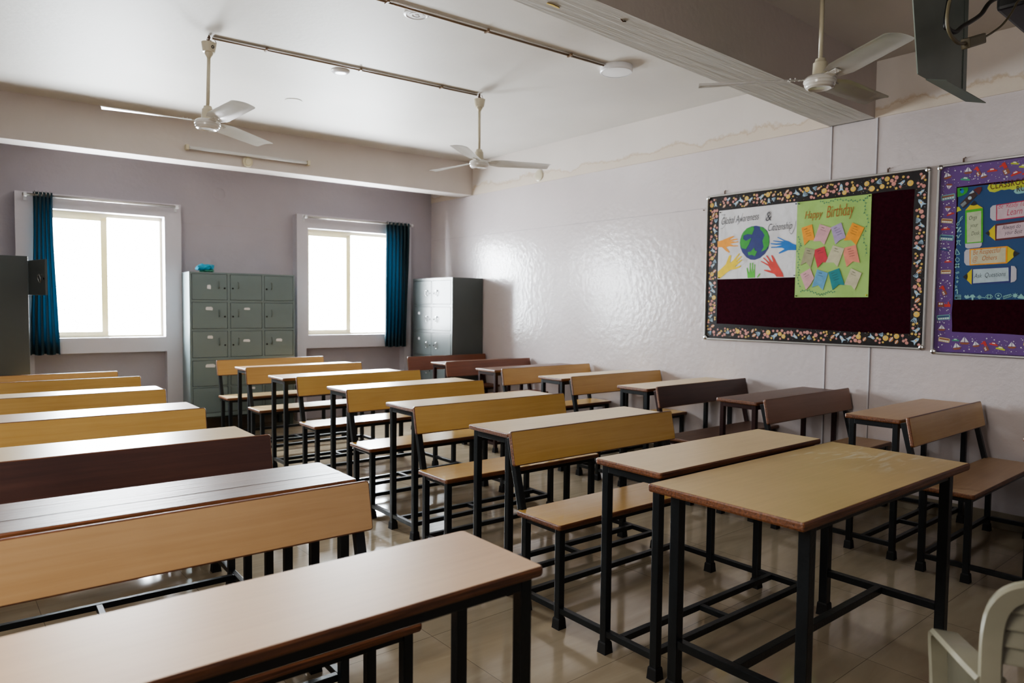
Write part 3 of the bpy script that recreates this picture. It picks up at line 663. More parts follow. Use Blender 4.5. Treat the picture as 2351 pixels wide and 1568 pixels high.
# ------------------------------------------------------------------ ceiling fans
def fan(x, y, zm, base, label, mark=False, tilt=(0,0), rlen=0.585):
    """zm = underside of the motor"""
    drop = ZC - zm
    root = empty('ceiling_fan', (x, y, ZC)); tag(root, label, 'ceiling fan', 'ceiling fans')
    root.rotation_euler = (R(tilt[0]), R(tilt[1]), 0)
    bm = BM(); tube(bm, [(0,0,-0.001),(0,0,-.04)], .006, 8); tube(bm, [(.012,0,-.028),(0,0,-.045),(-.012,0,-.028),(-.008,0,-.012),(.008,0,-.012)], .004, 6); tube(bm, smooth_path([(.03,.01,-.005),(.05,.02,-.03),(.03,.01,-.05)],4), .0025, 5)
    obj('hook', bm, M['rusty'], root)
    bm = BM(); lathe(bm, [(.040,-.045),(.046,-.047),(.044,-.060),(.036,-.105),(.026,-.108),(.024,-.118),(.016,-.130),(.012,-.140)], 28); c = obj('canopy', bm, M['fan_cream'], root, smooth=True)
    if mark:
        bm = BM(); pts = circ(0,0,.008,14); tube(bm, [(a,b,0) for a,b in pts], .0022, 5, closed=True)
        obj('mark', bm, M['black_cable'], c, Matrix.Rotation(R(-75),4,'Z') @ Matrix.Translation((.0425,0,-.078)) @ Matrix.Rotation(R(97),4,'Y'))
    bm = BM(); tube(bm, [(0,0,-.12),(0,0,-drop+.13)], .011, 14); obj('down_rod', bm, M['fan_cream'], root)
    bm = BM(); z = -drop; lathe(bm, [(.013,z+.150),(.024,z+.148),(.027,z+.135),(.034,z+.128),(.037,z+.066),(.038,z+.062)], 28); obj('lower_cover', bm, M['fan_cream'], root, smooth=True)
    bm = BM(); lathe(bm, [(.030,z+.066),(.065,z+.060),(.074,z+.052),(.078,z+.040),(.0775,z+.034),(.0745,z+.032),(.073,z+.020),(.070,z+.018),(.066,z+.008),(.054,z+.002),(.050,z+.003),(.044,z+.007),(.0,z+.0045)], 40, caps=False); obj('motor', bm, M['fan_white'], root, smooth=True)
    for kk in range(3):
        a = R(base[kk])
        mw = Matrix.Rotation(a, 4, 'Z') @ Matrix.Translation((0,0,z+.048)) @ Matrix.Rotation(R(-15), 4, 'X')
        bm = BM(); n = 18; rows_ = []
        for i in range(n+1):
            u = 1-(1-i/n)**1.5; r_ = .092 + (rlen-.092)*u
            hw = .044 + .022*min(1, u*6); hw += .003*u
            if u > .955: hw *= math.sqrt(max(0.0, 1-((u-.955)/.045)**2*.30))
            row = []
            for j in range(9):
                s = -1 + 2*j/8
                groove = -.0022 if (abs(s) < .38 and .14 < u < .88) else 0
                row.append(bm.verts.new((r_, s*hw + (.012 if u > .9 else 0)*s*0, .0075*(1-s*s) + groove + .010*u*s)))
            rows_.append(row)
        for i in range(n):
            for j in range(8): bm.faces.new((rows_[i][j], rows_[i][j+1], rows_[i+1][j+1], rows_[i+1][j]))
        r = bmesh.ops.solidify(bm, geom=bm.faces[:], thickness=.0016)
        bl = obj('blade', bm, M['fan_white'], root, mw, smooth=True)
        bm = BM(); box(bm, .060, .150, -.016, .016, -.001, .0035, .001); box(bm, .058, .1, -.022, .022, -.002, .002, .001)
        for q in ((.118,.008),(.140,-.008),(.140,.008)): lathe(bm, [(.0035,-.004),(.0035,.013)], 8, mat=Matrix.Translation((q[0],q[1],0)))
        obj('blade_bracket', bm, M['fan_white'], bl)
    return root
fan(1.42, 4.708, 2.414, (166,273,33), 'white three-blade ceiling fan above the left windows, marked with a letter on its cup', True, tilt=(0,1.6))
fan(3.423, 4.534, 2.416, (98,218,334), 'small looking white ceiling fan far off, near the right-hand corner', tilt=(0,0))
fan(3.465, 1.772, 2.42, (128,239,357), 'large near white ceiling fan hanging before the cream beam, upper right')

# ------------------------------------------------------------------ ceiling fittings
def conduit(p, q, label, r=.0085):
    p, q = Vector(p), Vector(q); root = empty('conduit_pipe', p); tag(root, label, 'conduit', 'conduit pipes on the ceiling')
    bm = BM(); d = q-p; n = Vector((-d.y, d.x, 0)).normalized()*.011
    tube(bm, [n, d+n], r, 10); obj('pipe', bm, M['conduit'], root)
    bm = BM(); tube(bm, [-n*.8, d-n*.8], r*.45, 10); obj('white_pipe', bm, M['fan_white'], root)
    bm = BM(); k = max(2, int(d.length/.55))
    for i in range(1, k+1):
        c = d*(i-.5)/k; bar(bm, c-n*2.0+Vector((0,0,-.004)), c+n*2.0+Vector((0,0,-.004)), .012, .018)
    obj('clamp', bm, M['conduit'], root)
conduit((1.44,4.70,ZC-.010), (3.405,4.536,ZC-.010), 'long tan conduit running on the ceiling between the two far fans')
conduit((1.0,3.555,ZC-.010), (3.665,3.405,ZC-.010), 'tan conduit running on the ceiling to the round white lamp')
def disc(name, cat, label, x, y, z, prof, mat, mw=None):
    o = obj(name, (lambda b: (lathe(b, prof, 40), b)[1])(BM()), mat, None, mw or Matrix.Translation((x,y,z)), smooth=True); tag(o, label, cat); return o
root = empty('ceiling_lamp', (3.764,3.400,ZC)); tag(root, 'round flat white surface lamp on the ceiling at the end of the conduit', 'ceiling lamp')
bm = BM(); lathe(bm, [(.112,0),(.114,-.004),(.114,-.036),(.108,-.042),(.102,-.042)], 48, caps=False); obj('housing', bm, M['white_plastic'], root, smooth=True)
bm = BM(); lathe(bm, [(.1025,-.036),(.1025,-.0405),(.090,-.0415)], 48); obj('diffuser', bm, M['lamp_disc'], root, smooth=True)
disc('ceiling_rose', 'ceiling cover', 'round white ceiling cover with concentric rings beside the near conduit', 2.228,3.56,ZC, [(.072,0),(.074,-.006),(.062,-.010),(.058,-.006),(.045,-.006),(.042,-.011),(.026,-.011),(.023,-.007),(.014,-.007),(.010,-.012)], M['white_plastic'])
disc('ceiling_rose', 'ceiling cover', 'small bright white ceiling cover just beyond the long conduit', 2.345,4.77,ZC, [(.066,0),(.066,-.006),(.054,-.016),(.03,-.020)], M['white_plastic'])
disc('ceiling_rose', 'ceiling cover', 'faint flat round ceiling cover nearest the far beam', 2.389,5.714,ZC, [(.070,0),(.068,-.005),(.02,-.006)], M['ceil'])
disc('wall_rose', 'wall cover', 'round lilac painted cover on the wall between the windows', 0,0,0, [(.060,0),(.062,.006),(.050,.010),(.02,.011)], M['wall_lilac'], FAR @ Matrix.Translation((2.44,2.485,0)))
disc('beam_rose', 'wall cover', 'round cream cover on the side beam, behind the far fan blade', 0,0,0, [(.058,0),(.060,.006),(.050,.011),(.02,.012)], M['fan_cream'], SIDE @ Matrix.Translation((-5.571,2.700,.012)))
# tube light with its round holder on the far beam
BEAMM = Matrix.Translation((0, 6.7454 + 0.0595*5.011, 0)) @ Matrix.Rotation(FA, 4, 'Z') @ Matrix(((1,0,0,0),(0,0,-1,0),(0,1,0,0),(0,0,0,1)))
root = empty('tube_light', mw=BEAMM @ Matrix.Translation((1.87,2.742,0))); tag(root, 'unlit white tube light fixed on the face of the far beam', 'tube light')
bm = BM(); box(bm, 0, 1.155, -.012, .018, .001, .028, .003); obj('batten', bm, M['fan_white'], root)
bm = BM(); tube(bm, [(.03,-.004,.045),(1.125,-.004,.045)], .0135, 14); obj('glass_tube', bm, M['tube'], root)
for x in (.012, 1.143):
    bm = BM(); box(bm, x-.014, x+.014, -.024, .022, .001, .062, .004); obj('end_holder', bm, M['cream_plastic'], root)
o = disc('junction_box', 'junction box', 'round cream junction box hanging below the middle of the tube light', 0,0,0, [(.046,0),(.048,.008),(.046,.022),(.030,.026),(.028,.040),(.012,.042)], M['cream_plastic'], BEAMM @ Matrix.Translation((2.425,2.682,.001)))
# scraps on the near beam
bm = BM(); poly(bm, [(-.04,-.01),(-.01,-.016),(.03,-.010),(.045,.006),(.01,.014),(-.03,.010)], 0, thick=.002)
o = obj('paper_scrap', bm, M['yellow_scrap'], None, Matrix.Translation((2.13,2.30,ZB+.001)) @ Matrix.Rotation(R(12),4,'X')); tag(o, 'small torn yellow scrap stuck under the near beam', 'paper scrap')
bm = BM(); tube(bm, [(-.02,0,0),(0,.004,-.006),(.016,0,-.003)], .003, 6); o = obj('wire_stub', bm, M['rusty'], None, Matrix.Translation((2.478,2.20,ZB+.002))); tag(o, 'short rusty wire stub poking from the underside of the near beam', 'wire')

# ------------------------------------------------------------------ hanging metal shelf, device and cables (upper right)
root = empty('metal_bracket', (3.0,1.1,ZC)); tag(root, 'grey-green sheet metal panel with a bent lower lip hanging from the ceiling, upper right', 'metal bracket')
def quadsheet(bm, a, b, c, d, th):
    vs = [Vector(p) for p in (a,b,c,d)]; n = (vs[1]-vs[0]).cross(vs[3]-vs[0]).normalized()*th
    f = [bm.verts.new(v) for v in vs]; g = [bm.verts.new(v+n) for v in vs]
    bm.faces.new(f); bm.faces.new(g[::-1])
    for i in range(4): bm.faces.new((f[i], f[(i+1)%4], g[(i+1)%4], g[i]))
bm = BM(); quadsheet(bm, (-.115,0,-.797), (.38,0,-.797), (.355,0,-.005), (-.330,0,-.005), .004); obj('panel', bm, M['sheet_metal'], root)
bm = BM(); quadsheet(bm, (-.03,0,-.797), (.40,.0,-.797), (.475,-.052,-.800), (.03,-.052,-.800), .004); obj('lower_lip', bm, M['sheet_metal'], root)
bm = BM(); quadsheet(bm, (.34,0,-.797), (.38,0,-.797), (.355,0,-.005), (.315,0,-.005), .007); obj('side_fold', bm, M['sheet_metal'], root)
root = empty('projector', (3.93,1.0,ZC)); tag(root, 'dark device at the top right corner with two cables plugged in', 'projector')
bm = BM(); box(bm, -.24,.24,-.09,.09,-.350,-.25,.014); obj('body', bm, M['dark_device'], root)
bm = BM(); tube(bm, [(0,0,-.27),(0,0,-.001)], .022, 14); lathe(bm, [(.07,-.012),(.07,0)], 20); obj('mount_pole', bm, M['dark_device'], root)
bm = BM()
for i in range(7): box(bm, -.2,.05,-.094,-.089,-.340+.011*i,-.335+.011*i)
obj('vent_grille', bm, M['keyhole'], root)
bm = BM(); tube(bm, smooth_path([(2.99,1.0,3.0),(2.93,1.0,2.60),(2.862,1.0,2.371),(2.885,1.0,2.345),(2.955,1.0,2.350),(3.03,1.0,2.39),(3.21,1.0,2.48),(3.35,1.0,2.577),(3.70,1.0,2.71)],8), .0085, 10)
o = obj('black_cable', bm, M['black_cable']); tag(o, 'thick black cable hanging in a loop before the sheet metal panel', 'cable')
root = empty('signal_cable', (2.867,.985,2.44)); tag(root, 'thin beige cable with a ferrite lump, hanging lower than the black loop', 'cable')
def rel(pts): return [(x-2.867, y-.985, z-2.44) for x, y, z in pts]
bm = BM(); tube(bm, smooth_path(rel([(3.02,.985,3.0),(2.90,.985,2.56),(2.835,.985,2.40),(2.835,.985,2.34),(2.875,.985,2.312),(2.95,.985,2.305),(3.02,.985,2.322)]),8), .0065, 8)
tube(bm, smooth_path(rel([(3.185,.985,2.378),(3.30,.985,2.43),(3.42,.985,2.492),(3.53,.985,2.57),(3.61,.985,2.64),(3.70,.985,2.675)]),8), .0045, 8); obj('cord', bm, M['beige_cable'], root)
bm = BM(); bar(bm, rel([(3.015,.985,2.318)])[0], rel([(3.19,.985,2.380)])[0], .032, .038, bev=.006); obj('ferrite', bm, M['beige_cable'], root)

# ------------------------------------------------------------------ notice boards
def band_shapes(bm, rects, kinds, step, seed, w):
    """printed motifs scattered on a border strip, kept inside each rect"""
    rnd = random.Random(seed); pts = []
    for (x0, x1, y0, y1) in rects:
        for _ in range(900):
            k = rnd.choice(kinds); s = k[1]*rnd.uniform(.85, 1.15)
            x = rnd.uniform(x0+s, x1-s) if x1-x0 > 2*s else (x0+x1)/2; y = rnd.uniform(y0+s, y1-s) if y1-y0 > 2*s else (y0+y1)/2
            if all((x-a)**2+(y-b)**2 > (s+c)**2*step for a, b, c in pts): pts.append((x, y, s)); k[0](bm, x, y, s, rnd, w)
        for _ in range(int((x1-x0)*(y1-y0)*1300)):
            x, y = rnd.uniform(x0+.002, x1-.002), rnd.uniform(y0+.002, y1-.002); poly(bm, circ(x, y, rnd.uniform(.001,.0022), 6), w-.0002, rnd.choice([1,5]))
def rot2(pts, x, y, s, a):
    c, n = math.cos(a), math.sin(a); return [(x+s*(c*p-n*q), y+s*(n*p+c*q)) for p, q in pts]
# space paper slots: 0 black 1 yellow 2 pink 3 orange 4 blue 5 white
def k_planet(bm, x, y, s, r, w): poly(bm, circ(x, y, s*.85, 16), w, 1); poly(bm, circ(x-.2*s, y+.2*s, s*.4, 10), w+.0003, 6)
def k_pink(bm, x, y, s, r, w): poly(bm, circ(x, y, s*.85, 14), w, 2)
def k_saturn(bm, x, y, s, r, w):
    a = r.uniform(.4, 1.2); poly(bm, circ(x, y, s*.8, 14, s*.6, a), w, 3); poly(bm, circ(x, y, s*.95, 14, s*.14, a), w+.0003, 5)
def k_rocket(bm, x, y, s, r, w):
    a = r.choice([.7, -.6, 1.6, 2.2]); poly(bm, rot2([(1,0),(.55,.34),(-.35,.38),(-.95,.7),(-.6,0),(-.95,-.7),(-.35,-.38),(.55,-.34)], x, y, s, a), w, 4)
    poly(bm, rot2([(.35,.2),(-.2,.24),(-.2,-.24),(.35,-.2)], x, y, s, a), w+.0003, 5); poly(bm, rot2(circ(.05,0,.17,8), x, y, s, a), w+.0005, 1)
def k_astro(bm, x, y, s, r, w):
    a = r.uniform(0,6); 
    for t in (-.6,-.2,.2,.6): ribbon(bm, rot2([(0,-.8),(t,.2),(t*1.2,.8)], x, y, s, a), s*.2, w, 4)
space = [(k_planet,.021),(k_pink,.015),(k_saturn,.020),(k_rocket,.027),(k_astro,.021),(k_pink,.010),(k_planet,.009),(k_rocket,.024)]
# transport paper slots: 0 purple 1 white 2 red 3 teal 4 lime 5 white 6 cream 7 brown 8 navy 9 green
def k_bus(bm, x, y, s, r, w):
    a = r.choice([0,.1,-.15,1.4]); poly(bm, rot2(rrect(-1,1,-.42,.42,.15,3), x, y, s, a), w, 6 if r.random() < .5 else 3)
    poly(bm, rot2([(-.85,.02),(.85,.02),(.85,.26),(-.85,.26)], x, y, s, a), w+.0003, 7 if r.random() < .5 else 8)
    for i in range(5): poly(bm, rot2([(-.8+.34*i,-.28),(-.56+.34*i,-.28),(-.56+.34*i,-.08),(-.8+.34*i,-.08)], x, y, s, a), w+.0003, 1)
def k_boat(bm, x, y, s, r, w):
    a = r.choice([0,.2,3.0]); poly(bm, rot2([(-.9,-.2),(.9,-.2),(.5,-.6),(-.5,-.6)], x, y, s, a), w, 7); poly(bm, rot2([(-.05,-.12),(-.05,.9),(-.7,-.12)], x, y, s, a), w, 1); poly(bm, rot2([(.08,-.12),(.08,.75),(.7,-.12)], x, y, s, a), w, 1)
def k_train(bm, x, y, s, r, w):
    a = r.choice([0,.1,2.0]); poly(bm, rot2([(-1,-.4),(-.1,-.4),(-.1,.45),(-1,.45)], x, y, s, a), w, 7); poly(bm, rot2([(0,-.4),(1,-.4),(1,.1),(.8,.1),(.8,.5),(.55,.5),(.55,.1),(0,.1)], x, y, s, a), w, 2)
    poly(bm, rot2([(-.85,.0),(-.6,.0),(-.6,.3),(-.85,.3)], x, y, s, a), w+.0003, 1); poly(bm, rot2([(-.5,.0),(-.25,.0),(-.25,.3),(-.5,.3)], x, y, s, a), w+.0003, 1)
def k_car(bm, x, y, s, r, w):
    a = r.choice([0,.3,-.2]); c = r.choice([2,4,8,9,2]); poly(bm, rot2([(-1,-.3),(1,-.3),(1,.05),(.6,.12),(.3,.5),(-.4,.5),(-.7,.12),(-1,.05)], x, y, s, a), w, c)
    poly(bm, rot2([(-.5,.12),(.4,.12),(.2,.4),(-.32,.4)], x, y, s, a), w+.0003, 1)
def k_dot(bm, x, y, s, r, w): poly(bm, circ(x, y, s*.6, 8), w, 5)
trans = [(k_bus,.037),(k_boat,.029),(k_train,.034),(k_car,.026),(k_dot,.006),(k_car,.024),(k_bus,.034),(k_boat,.026)]
def notice_board(x0, x1, z0, z1, inner, label, paper, mats, kinds, seed, clips, edge_in):
    """x measured along the wall in the SIDE frame (x=-Y)"""
    root = empty('notice_board', mw=SIDE @ Matrix.Translation((x0, z0, 0))); tag(root, label, 'notice board')
    W, H = x1-x0, z1-z0
    bm = BM(); outer = rrect(0, W, 0, H, .03); prof = [(0,.0),(0,.020),(.004,.024),(.012,.024),(.015,.019),(.015,.006)]
    rings = [[bm.verts.new((p[0] + (W/2-p[0])/(W/2)*0 + (d if p[0] < W/2 else -d), p[1] + (d if p[1] < H/2 else -d), w)) for p in outer] for d, w in prof]
    n = len(outer)
    for a, b in zip(rings, rings[1:]):
        for i in range(n): bm.faces.new((a[i], a[(i+1)%n], b[(i+1)%n], b[i]))
    obj('frame', bm, M['alu'], root, smooth=True)
    for (cx, cy) in ((.016,.016),(W-.016,.016),(.016,H-.016),(W-.016,H-.016)):
        bm = BM(); lathe(bm, [(.017,0.004),(.017,.023),(.012,.027)], 16, cx=cx, cy=cy); obj('corner_cap', bm, M['chrome'], root, smooth=True)
    bm = BM(); box(bm, .012, W-.012, .012, H-.012, .001, .008); obj('felt_panel', bm, M['felt'], root)
    ix0, ix1, iz0, iz1 = inner[0]-x0, inner[1]-x0, inner[2]-z0, inner[3]-z0
    rnd = random.Random(seed); g = .016
    def wav(a, b, base, vertical, amp=.004):
        k = 14; return [((base+rnd.uniform(-amp, amp), a+(b-a)*i/k) if vertical else (a+(b-a)*i/k, base+rnd.uniform(-amp, amp))) for i in range(k+1)]
    bm = BM(); w = .0095
    lft = wav(g, H-g, ix0, True, edge_in); rgt = wav(g, H-g, ix1, True, edge_in); bot = wav(ix0, ix1, iz0, False, edge_in); tp = wav(ix0, ix1, iz1, False, edge_in)
    bot = [(x, y + (.020*math.exp(-((x-ix0)/(ix1-ix0)-.02)**2/.15) - .012*((x-ix0)/(ix1-ix0)))) for x, y in bot]
    poly(bm, [(g, g)] + lft + [(g, H-g)], w); poly(bm, [(W-g, g)] + rgt + [(W-g, H-g)], w)
    poly(bm, [(g+.02, g+.001)] + [(W-g-.02, g+.001)] + bot[::-1], w+.0006); poly(bm, [(g+.02, H-g-.001)] + tp + [(W-g-.02, H-g-.001)], w+.0006)
    m = .006
    rects = [(g+m, ix0-m, g+m, H-g-m), (ix1+m, W-g-m, g+m, H-g-m), (ix0, ix1, g+m, iz0-m), (ix0, ix1, iz1+m, H-g-m)]
    band_shapes(bm, rects, kinds, .62, seed, w+.0016)
    obj('border_paper', bm, mats, root)
    for cx in clips:
        bm = BM(); bar(bm, (cx, H-.004, .006), (cx, H+.028, .006), .008, .004, up=(0,0,1)); bar(bm, (cx, H+.026, .006), (cx+.014, H+.030, .012), .006, .004, up=(0,0,1)); obj('hanging_clip', bm, M['rusty'], root)
    return root
notice_board(-3.487, -1.796, 1.065, 2.246, (-3.372,-1.893,1.178,2.118), 'maroon notice board with a black space-patterned paper border', 'space',
    [M['space_black'],M['p_yellow'],M['p_pink'],M['p_orange'],M['p_blue'],M['p_white'],M['p_cream']], space, 11, (.16, 1.42), .0035)
notice_board(-1.757, -0.15, 1.043, 2.246, (-1.645,-0.26,1.171,2.100), 'maroon notice board with a purple vehicle-patterned paper border, cut off by the right edge', 'trans',
    [M['purple_paper'],M['p_white'],M['p_red'],M['p_teal'],M['p_lime'],M['p_white'],M['p_cream'],M['p_brown'],M['p_navy'],M['p_green']], trans, 23, (.14, .9), .0035)

# --- white poster: globe and five hands
PW, PH = 0.675, 0.556
def sheet(name, x0, zt, W, H, mat, label, warp=0.0, w0=.011):
    root = empty(name, mw=SIDE @ Matrix.Translation((x0, zt-H, w0))); tag(root, label, 'poster')
    bm = BM(); nx, ny = 24, 20; g = []
    for j in range(ny+1):
        g.append([bm.verts.new((W*i/nx, H*j/ny, 0)) for i in range(nx+1)])
    for j in range(ny):
        for i in range(nx): bm.faces.new((g[j][i], g[j][i+1], g[j+1][i+1], g[j+1][i]))
    me_o = obj('sheet', bm, mat, root)
    return root
def paper_mat(name, col, bump):
    m = plain(name, col, .5, noise=.05, nscale=6, bump=bump, bscale=5); return m
M['w_crumple'] = paper_mat('crumpled_white_sheet', (0.66,0.655,0.67), .9)
M['g_crumple'] = paper_mat('green_chart_sheet', (0.33,0.53,0.145), .5)
M['b_crumple'] = paper_mat('blue_chart_sheet', (0.003,0.055,0.175), .2)
wp = sheet('globe_poster', -3.371, 2.117, PW, PH, M['w_crumple'], 'white hand-painted poster with a globe and five coloured hands, pinned upper left on the board')
def P(px, py):   # reading of the poster in its own 0..1 coordinates
    return (px*PW, py*PH)
def wset(px, py):  # pixel of the close-up (skewed) -> sheet coordinates
    x = (px-385 + (py-320)*.023)/(1650-375); top = 320-(145)*x; bot = 1425-30*x
    return (x*PW, (1-(py-top)/(bot-top))*PH)
bm = BM(); poly(bm, [wset(*p) for p in [(1020,555),(940,565),(870,595),(810,650),(770,720),(745,830),(757,910),(790,990),(860,1070),(930,1108),(1000,1110),(1080,1080),(1160,1010),(1215,920),(1232,820),(1228,730),(1195,640),(1130,580)]], .0012, 0)
for sh_ in ([(975,562),(985,610),(950,700),(880,690),(810,715),(805,770),(850,800),(940,755),(900,860),(850,935),(780,920),(750,860),(752,780),(790,680),(860,600)],
            [(1080,568),(1150,600),(1205,665),(1228,760),(1225,870),(1180,940),(1100,980),(1140,900),(1120,800),(1155,710),(1120,650),(1085,620)],
            [(985,910),(1000,960),(1035,970),(1000,1050),(950,1030),(895,1035),(880,985),(930,975)]):
    poly(bm, [wset(*p) for p in sh_], .0020, 1)
obj('painted_globe', bm, [M['c_navy'], M['c_globegreen']], wp)
HANDS = [('c_orange', [(360,812),(430,795),(520,760),(580,735),(640,720),(650,735),(590,770),(560,790),(640,770),(700,765),(712,780),(640,795),(590,805),(660,815),(720,808),(722,825),(650,835),(580,850),(640,875),(715,875),(715,890),(640,892),(560,890),(510,905),(545,945),(575,985),(560,995),(500,960),(440,905),(360,905)]),
 ('c_blue', [(1640,870),(1590,850),(1530,810),(1465,790),(1410,760),(1360,738),(1355,750),(1410,780),(1455,805),(1380,805),(1290,795),(1290,808),(1380,825),(1425,832),(1340,845),(1250,838),(1252,855),(1340,868),(1425,868),(1340,895),(1255,898),(1258,915),(1340,915),(1430,915),(1465,935),(1420,965),(1372,998),(1385,1010),(1440,990),(1520,955),(1640,955)]),
 ('c_yellow', [(365,1300),(440,1240),(505,1180),(530,1120),(560,1045),(590,1030),(600,1045),(585,1110),(580,1160),(640,1110),(690,1050),(735,1000),(748,1010),(700,1075),(670,1115),(720,1080),(770,1045),(780,1058),(730,1110),(690,1150),(740,1125),(785,1100),(790,1112),(740,1155),(690,1200),(665,1225),(720,1215),(765,1195),(768,1210),(740,1240),(680,1260),(600,1270),(520,1320),(450,1375),(400,1410),(365,1410)]),
 ('c_green', [(880,1405),(875,1340),(862,1245),(875,1232),(890,1290),(905,1330),(912,1250),(915,1160),(930,1155),(930,1240),(940,1320),(950,1240),(952,1155),(970,1152),(968,1240),(970,1320),(985,1250),(990,1180),(1004,1182),(1000,1260),(1000,1340),(1000,1400)]),
 ('c_green', [(1030,1395),(1050,1360),(1080,1325),(1088,1332),(1070,1370),(1045,1398)]),
 ('c_red', [(1345,1388),(1310,1340),(1230,1315),(1145,1285),(1150,1270),(1210,1275),(1260,1285),(1215,1210),(1095,1140),(1100,1125),(1150,1150),(1220,1185),(1180,1130),(1128,1080),(1138,1070),(1190,1115),(1240,1160),(1215,1100),(1178,1045),(1195,1035),(1235,1090),(1275,1140),(1290,1145),(1275,1090),(1258,1035),(1280,1035),(1320,1100),(1350,1170),(1390,1240),(1440,1330),(1455,1390)])]
for mname, pts in HANDS:
    bm = BM(); poly(bm, [wset(*p) for p in pts], .0016); obj('painted_hand', bm, M[mname], wp)
def wt(name, s, size, px, py, mat, parent, ang, conv, **k): x, y = conv(px, py); return text_obj(name, s, size, x, y, .0022, mat, parent, rot=R(ang), **k)
wt('lettering', 'Global Awareness', .082, 415, 545, M['c_ink'], wp, 2.5, wset, shear=.4, bold=-.0010, sx=.56)
wt('lettering', '&', .10, 1165, 485, M['c_ink'], wp, 2.5, wset, shear=.2, bold=-.0012, sx=.8)
wt('lettering', 'Citizenship', .080, 1195, 645, M['c_ink'], wp, 1.0, wset, shear=.4, bold=-.0010, sx=.56)
bm = BM()
for pth in ([(425,380),(460,385),(490,375),(470,430),(500,520),(460,590),(410,610)], [(1540,660),(1570,690),(1600,640),(1625,560),(1635,480)], [(700,540),(750,480),(800,350)], [(1165,480),(1175,400),(1220,325),(1260,350),(1240,420),(1190,450)]):
    ribbon(bm, [(p.x, p.y) for p in smooth_path([Vector((*wset(*q), 0)) for q in pth], 5)], .0022, .0020)
obj('flourish', bm, M['c_ink'], wp)
def pins(parent, W, H, cols_):
    for (cx, cy), m in zip(((.012,.012),(W-.012,.014),(.012,H-.014),(W-.014,H-.012)), cols_):
        bm = BM(); lathe(bm, [(.0045,.001),(.0045,.005),(.003,.009)], 10, cx=cx, cy=cy); obj('push_pin', bm, M[m], parent)
pins(wp, PW, PH, ('c_black','c_grey','c_black','c_navy'))

# --- green birthday poster with twelve notes
GW, GH = 0.535, 0.706
gp = sheet('birthday_poster', -2.700, 2.116, GW, GH, M['g_crumple'], 'green birthday chart with twelve coloured paper flags, pinned right of the white poster', w0=.0115)
def gset(px, py):
    x = (px-78+(py-160)*.008)/(1088-78); top = 160-125*x; bot = 1473-10*x
    return (x*GW, (1-(py-top)/(bot-top))*GH)
wt('lettering', 'Happy', .082, 185, 390, M['c_rust'], gp, 1.0, gset, shear=.3, bold=-.0008, sx=.62)
wt('lettering', 'Birthday', .125, 490, 372, M['c_rust'], gp, 2.0, gset, shear=.3, bold=-.0013, sx=.46)
NOTES = [('c_orange',[(148,512),(298,460),(345,680),(262,680),(195,750)]), ('n_pink',[(410,455),(570,505),(480,740),(425,690),(325,695)]), ('n_lilac',[(565,500),(705,432),(770,640),(690,675),(632,735)]), ('c_orange',[(852,432),(1008,500),(905,742),(840,672),(745,680)]),
 ('n_khaki',[(212,780),(355,812),(295,1060),(225,985),(145,1030)]), ('n_red',[(350,808),(480,762),(530,930),(500,985),(460,982),(392,1062),(345,890)]), ('n_cream',[(600,745),(752,790),(668,1045),(615,985),(505,985)]), ('n_salmon',[(758,778),(905,738),(960,985),(870,968),(790,1045),(742,860)]),
 ('n_pink',[(145,1150),(290,1065),(348,1205),(300,1290),(235,1368)]), ('n_blue',[(385,1082),(542,1130),(475,1370),(405,1300),(318,1330)]), ('n_teal',[(545,1118),(690,1062),(770,1298),(690,1290),(608,1368)]), ('n_cream',[(850,1062),(990,1130),(905,1368),(855,1300),(765,1290)])]
rnd = random.Random(4)
for i, (mn, pts) in enumerate(NOTES):
    bm = BM(); poly(bm, [gset(*p) for p in pts], .0030 + .0003*(i % 3), thick=.0015)
    nt_ = obj('paper_flag', bm, M[mn], gp)
    cx = sum(p[0] for p in pts[:2])/2; cy = sum(p[1] for p in pts[:2])/2; dx = (pts[1][0]-pts[0][0]); dy = (pts[1][1]-pts[0][1]); L = math.hypot(dx, dy)
    ux, uy = dx/L, dy/L; bm = BM()
    for r_ in range(1, 5 if i in (0,2,3,7,10) else 3):
        ox, oy = pts[0][0]+ux*L*.22 - uy*34*r_, pts[0][1]+uy*L*.22 + ux*34*r_
        path = []; k = 14 if r_ > 1 else 9
        for t in range(k): path.append(gset(ox+ux*t*5.5+rnd.uniform(-1,1), oy+uy*t*5.5+6*math.sin(t*2.3+r_)))
        ribbon(bm, path, .0014 if r_ > 1 else .0022, .0043)
    obj('handwriting', bm, M['c_ink'], nt_)
bm = BM()
def vine(pts, n):
    sp = smooth_path([Vector((*gset(*p), 0)) for p in pts], 8); ribbon(bm, [(p.x, p.y) for p in sp], .0010, .0014)
    for i in range(0, len(sp)-1):
        if i % max(1, len(sp)//n) == 0:
            a = (sp[i+1]-sp[i]).to_2d(); ang = math.atan2(a.y, a.x) + (1.0 if (i//max(1,len(sp)//n)) % 2 else -1.0)
            poly(bm, circ(sp[i].x+.005*math.cos(ang), sp[i].y+.005*math.sin(ang), .0058, 8, .0026, ang), .0016)
vine([(410,135),(480,165),(560,140),(640,115),(740,125),(830,128),(900,135),(1000,110),(1040,80)], 19)
vine([(1000,120),(1015,200),(1005,290),(1050,370),(1040,480),(1000,600),(1010,700),(1040,790),(1025,900)], 14)
vine([(110,630),(125,720),(145,760),(100,830),(120,930),(110,1030),(125,1120),(110,1220),(140,1330)], 18)
vine([(150,1385),(250,1370),(340,1400),(430,1430),(500,1420),(560,1390),(650,1398)], 18)
obj('drawn_vine', bm, M['c_vine'], gp)
pins(gp, GW, GH, ('c_black','c_yellow','c_navy','c_black'))

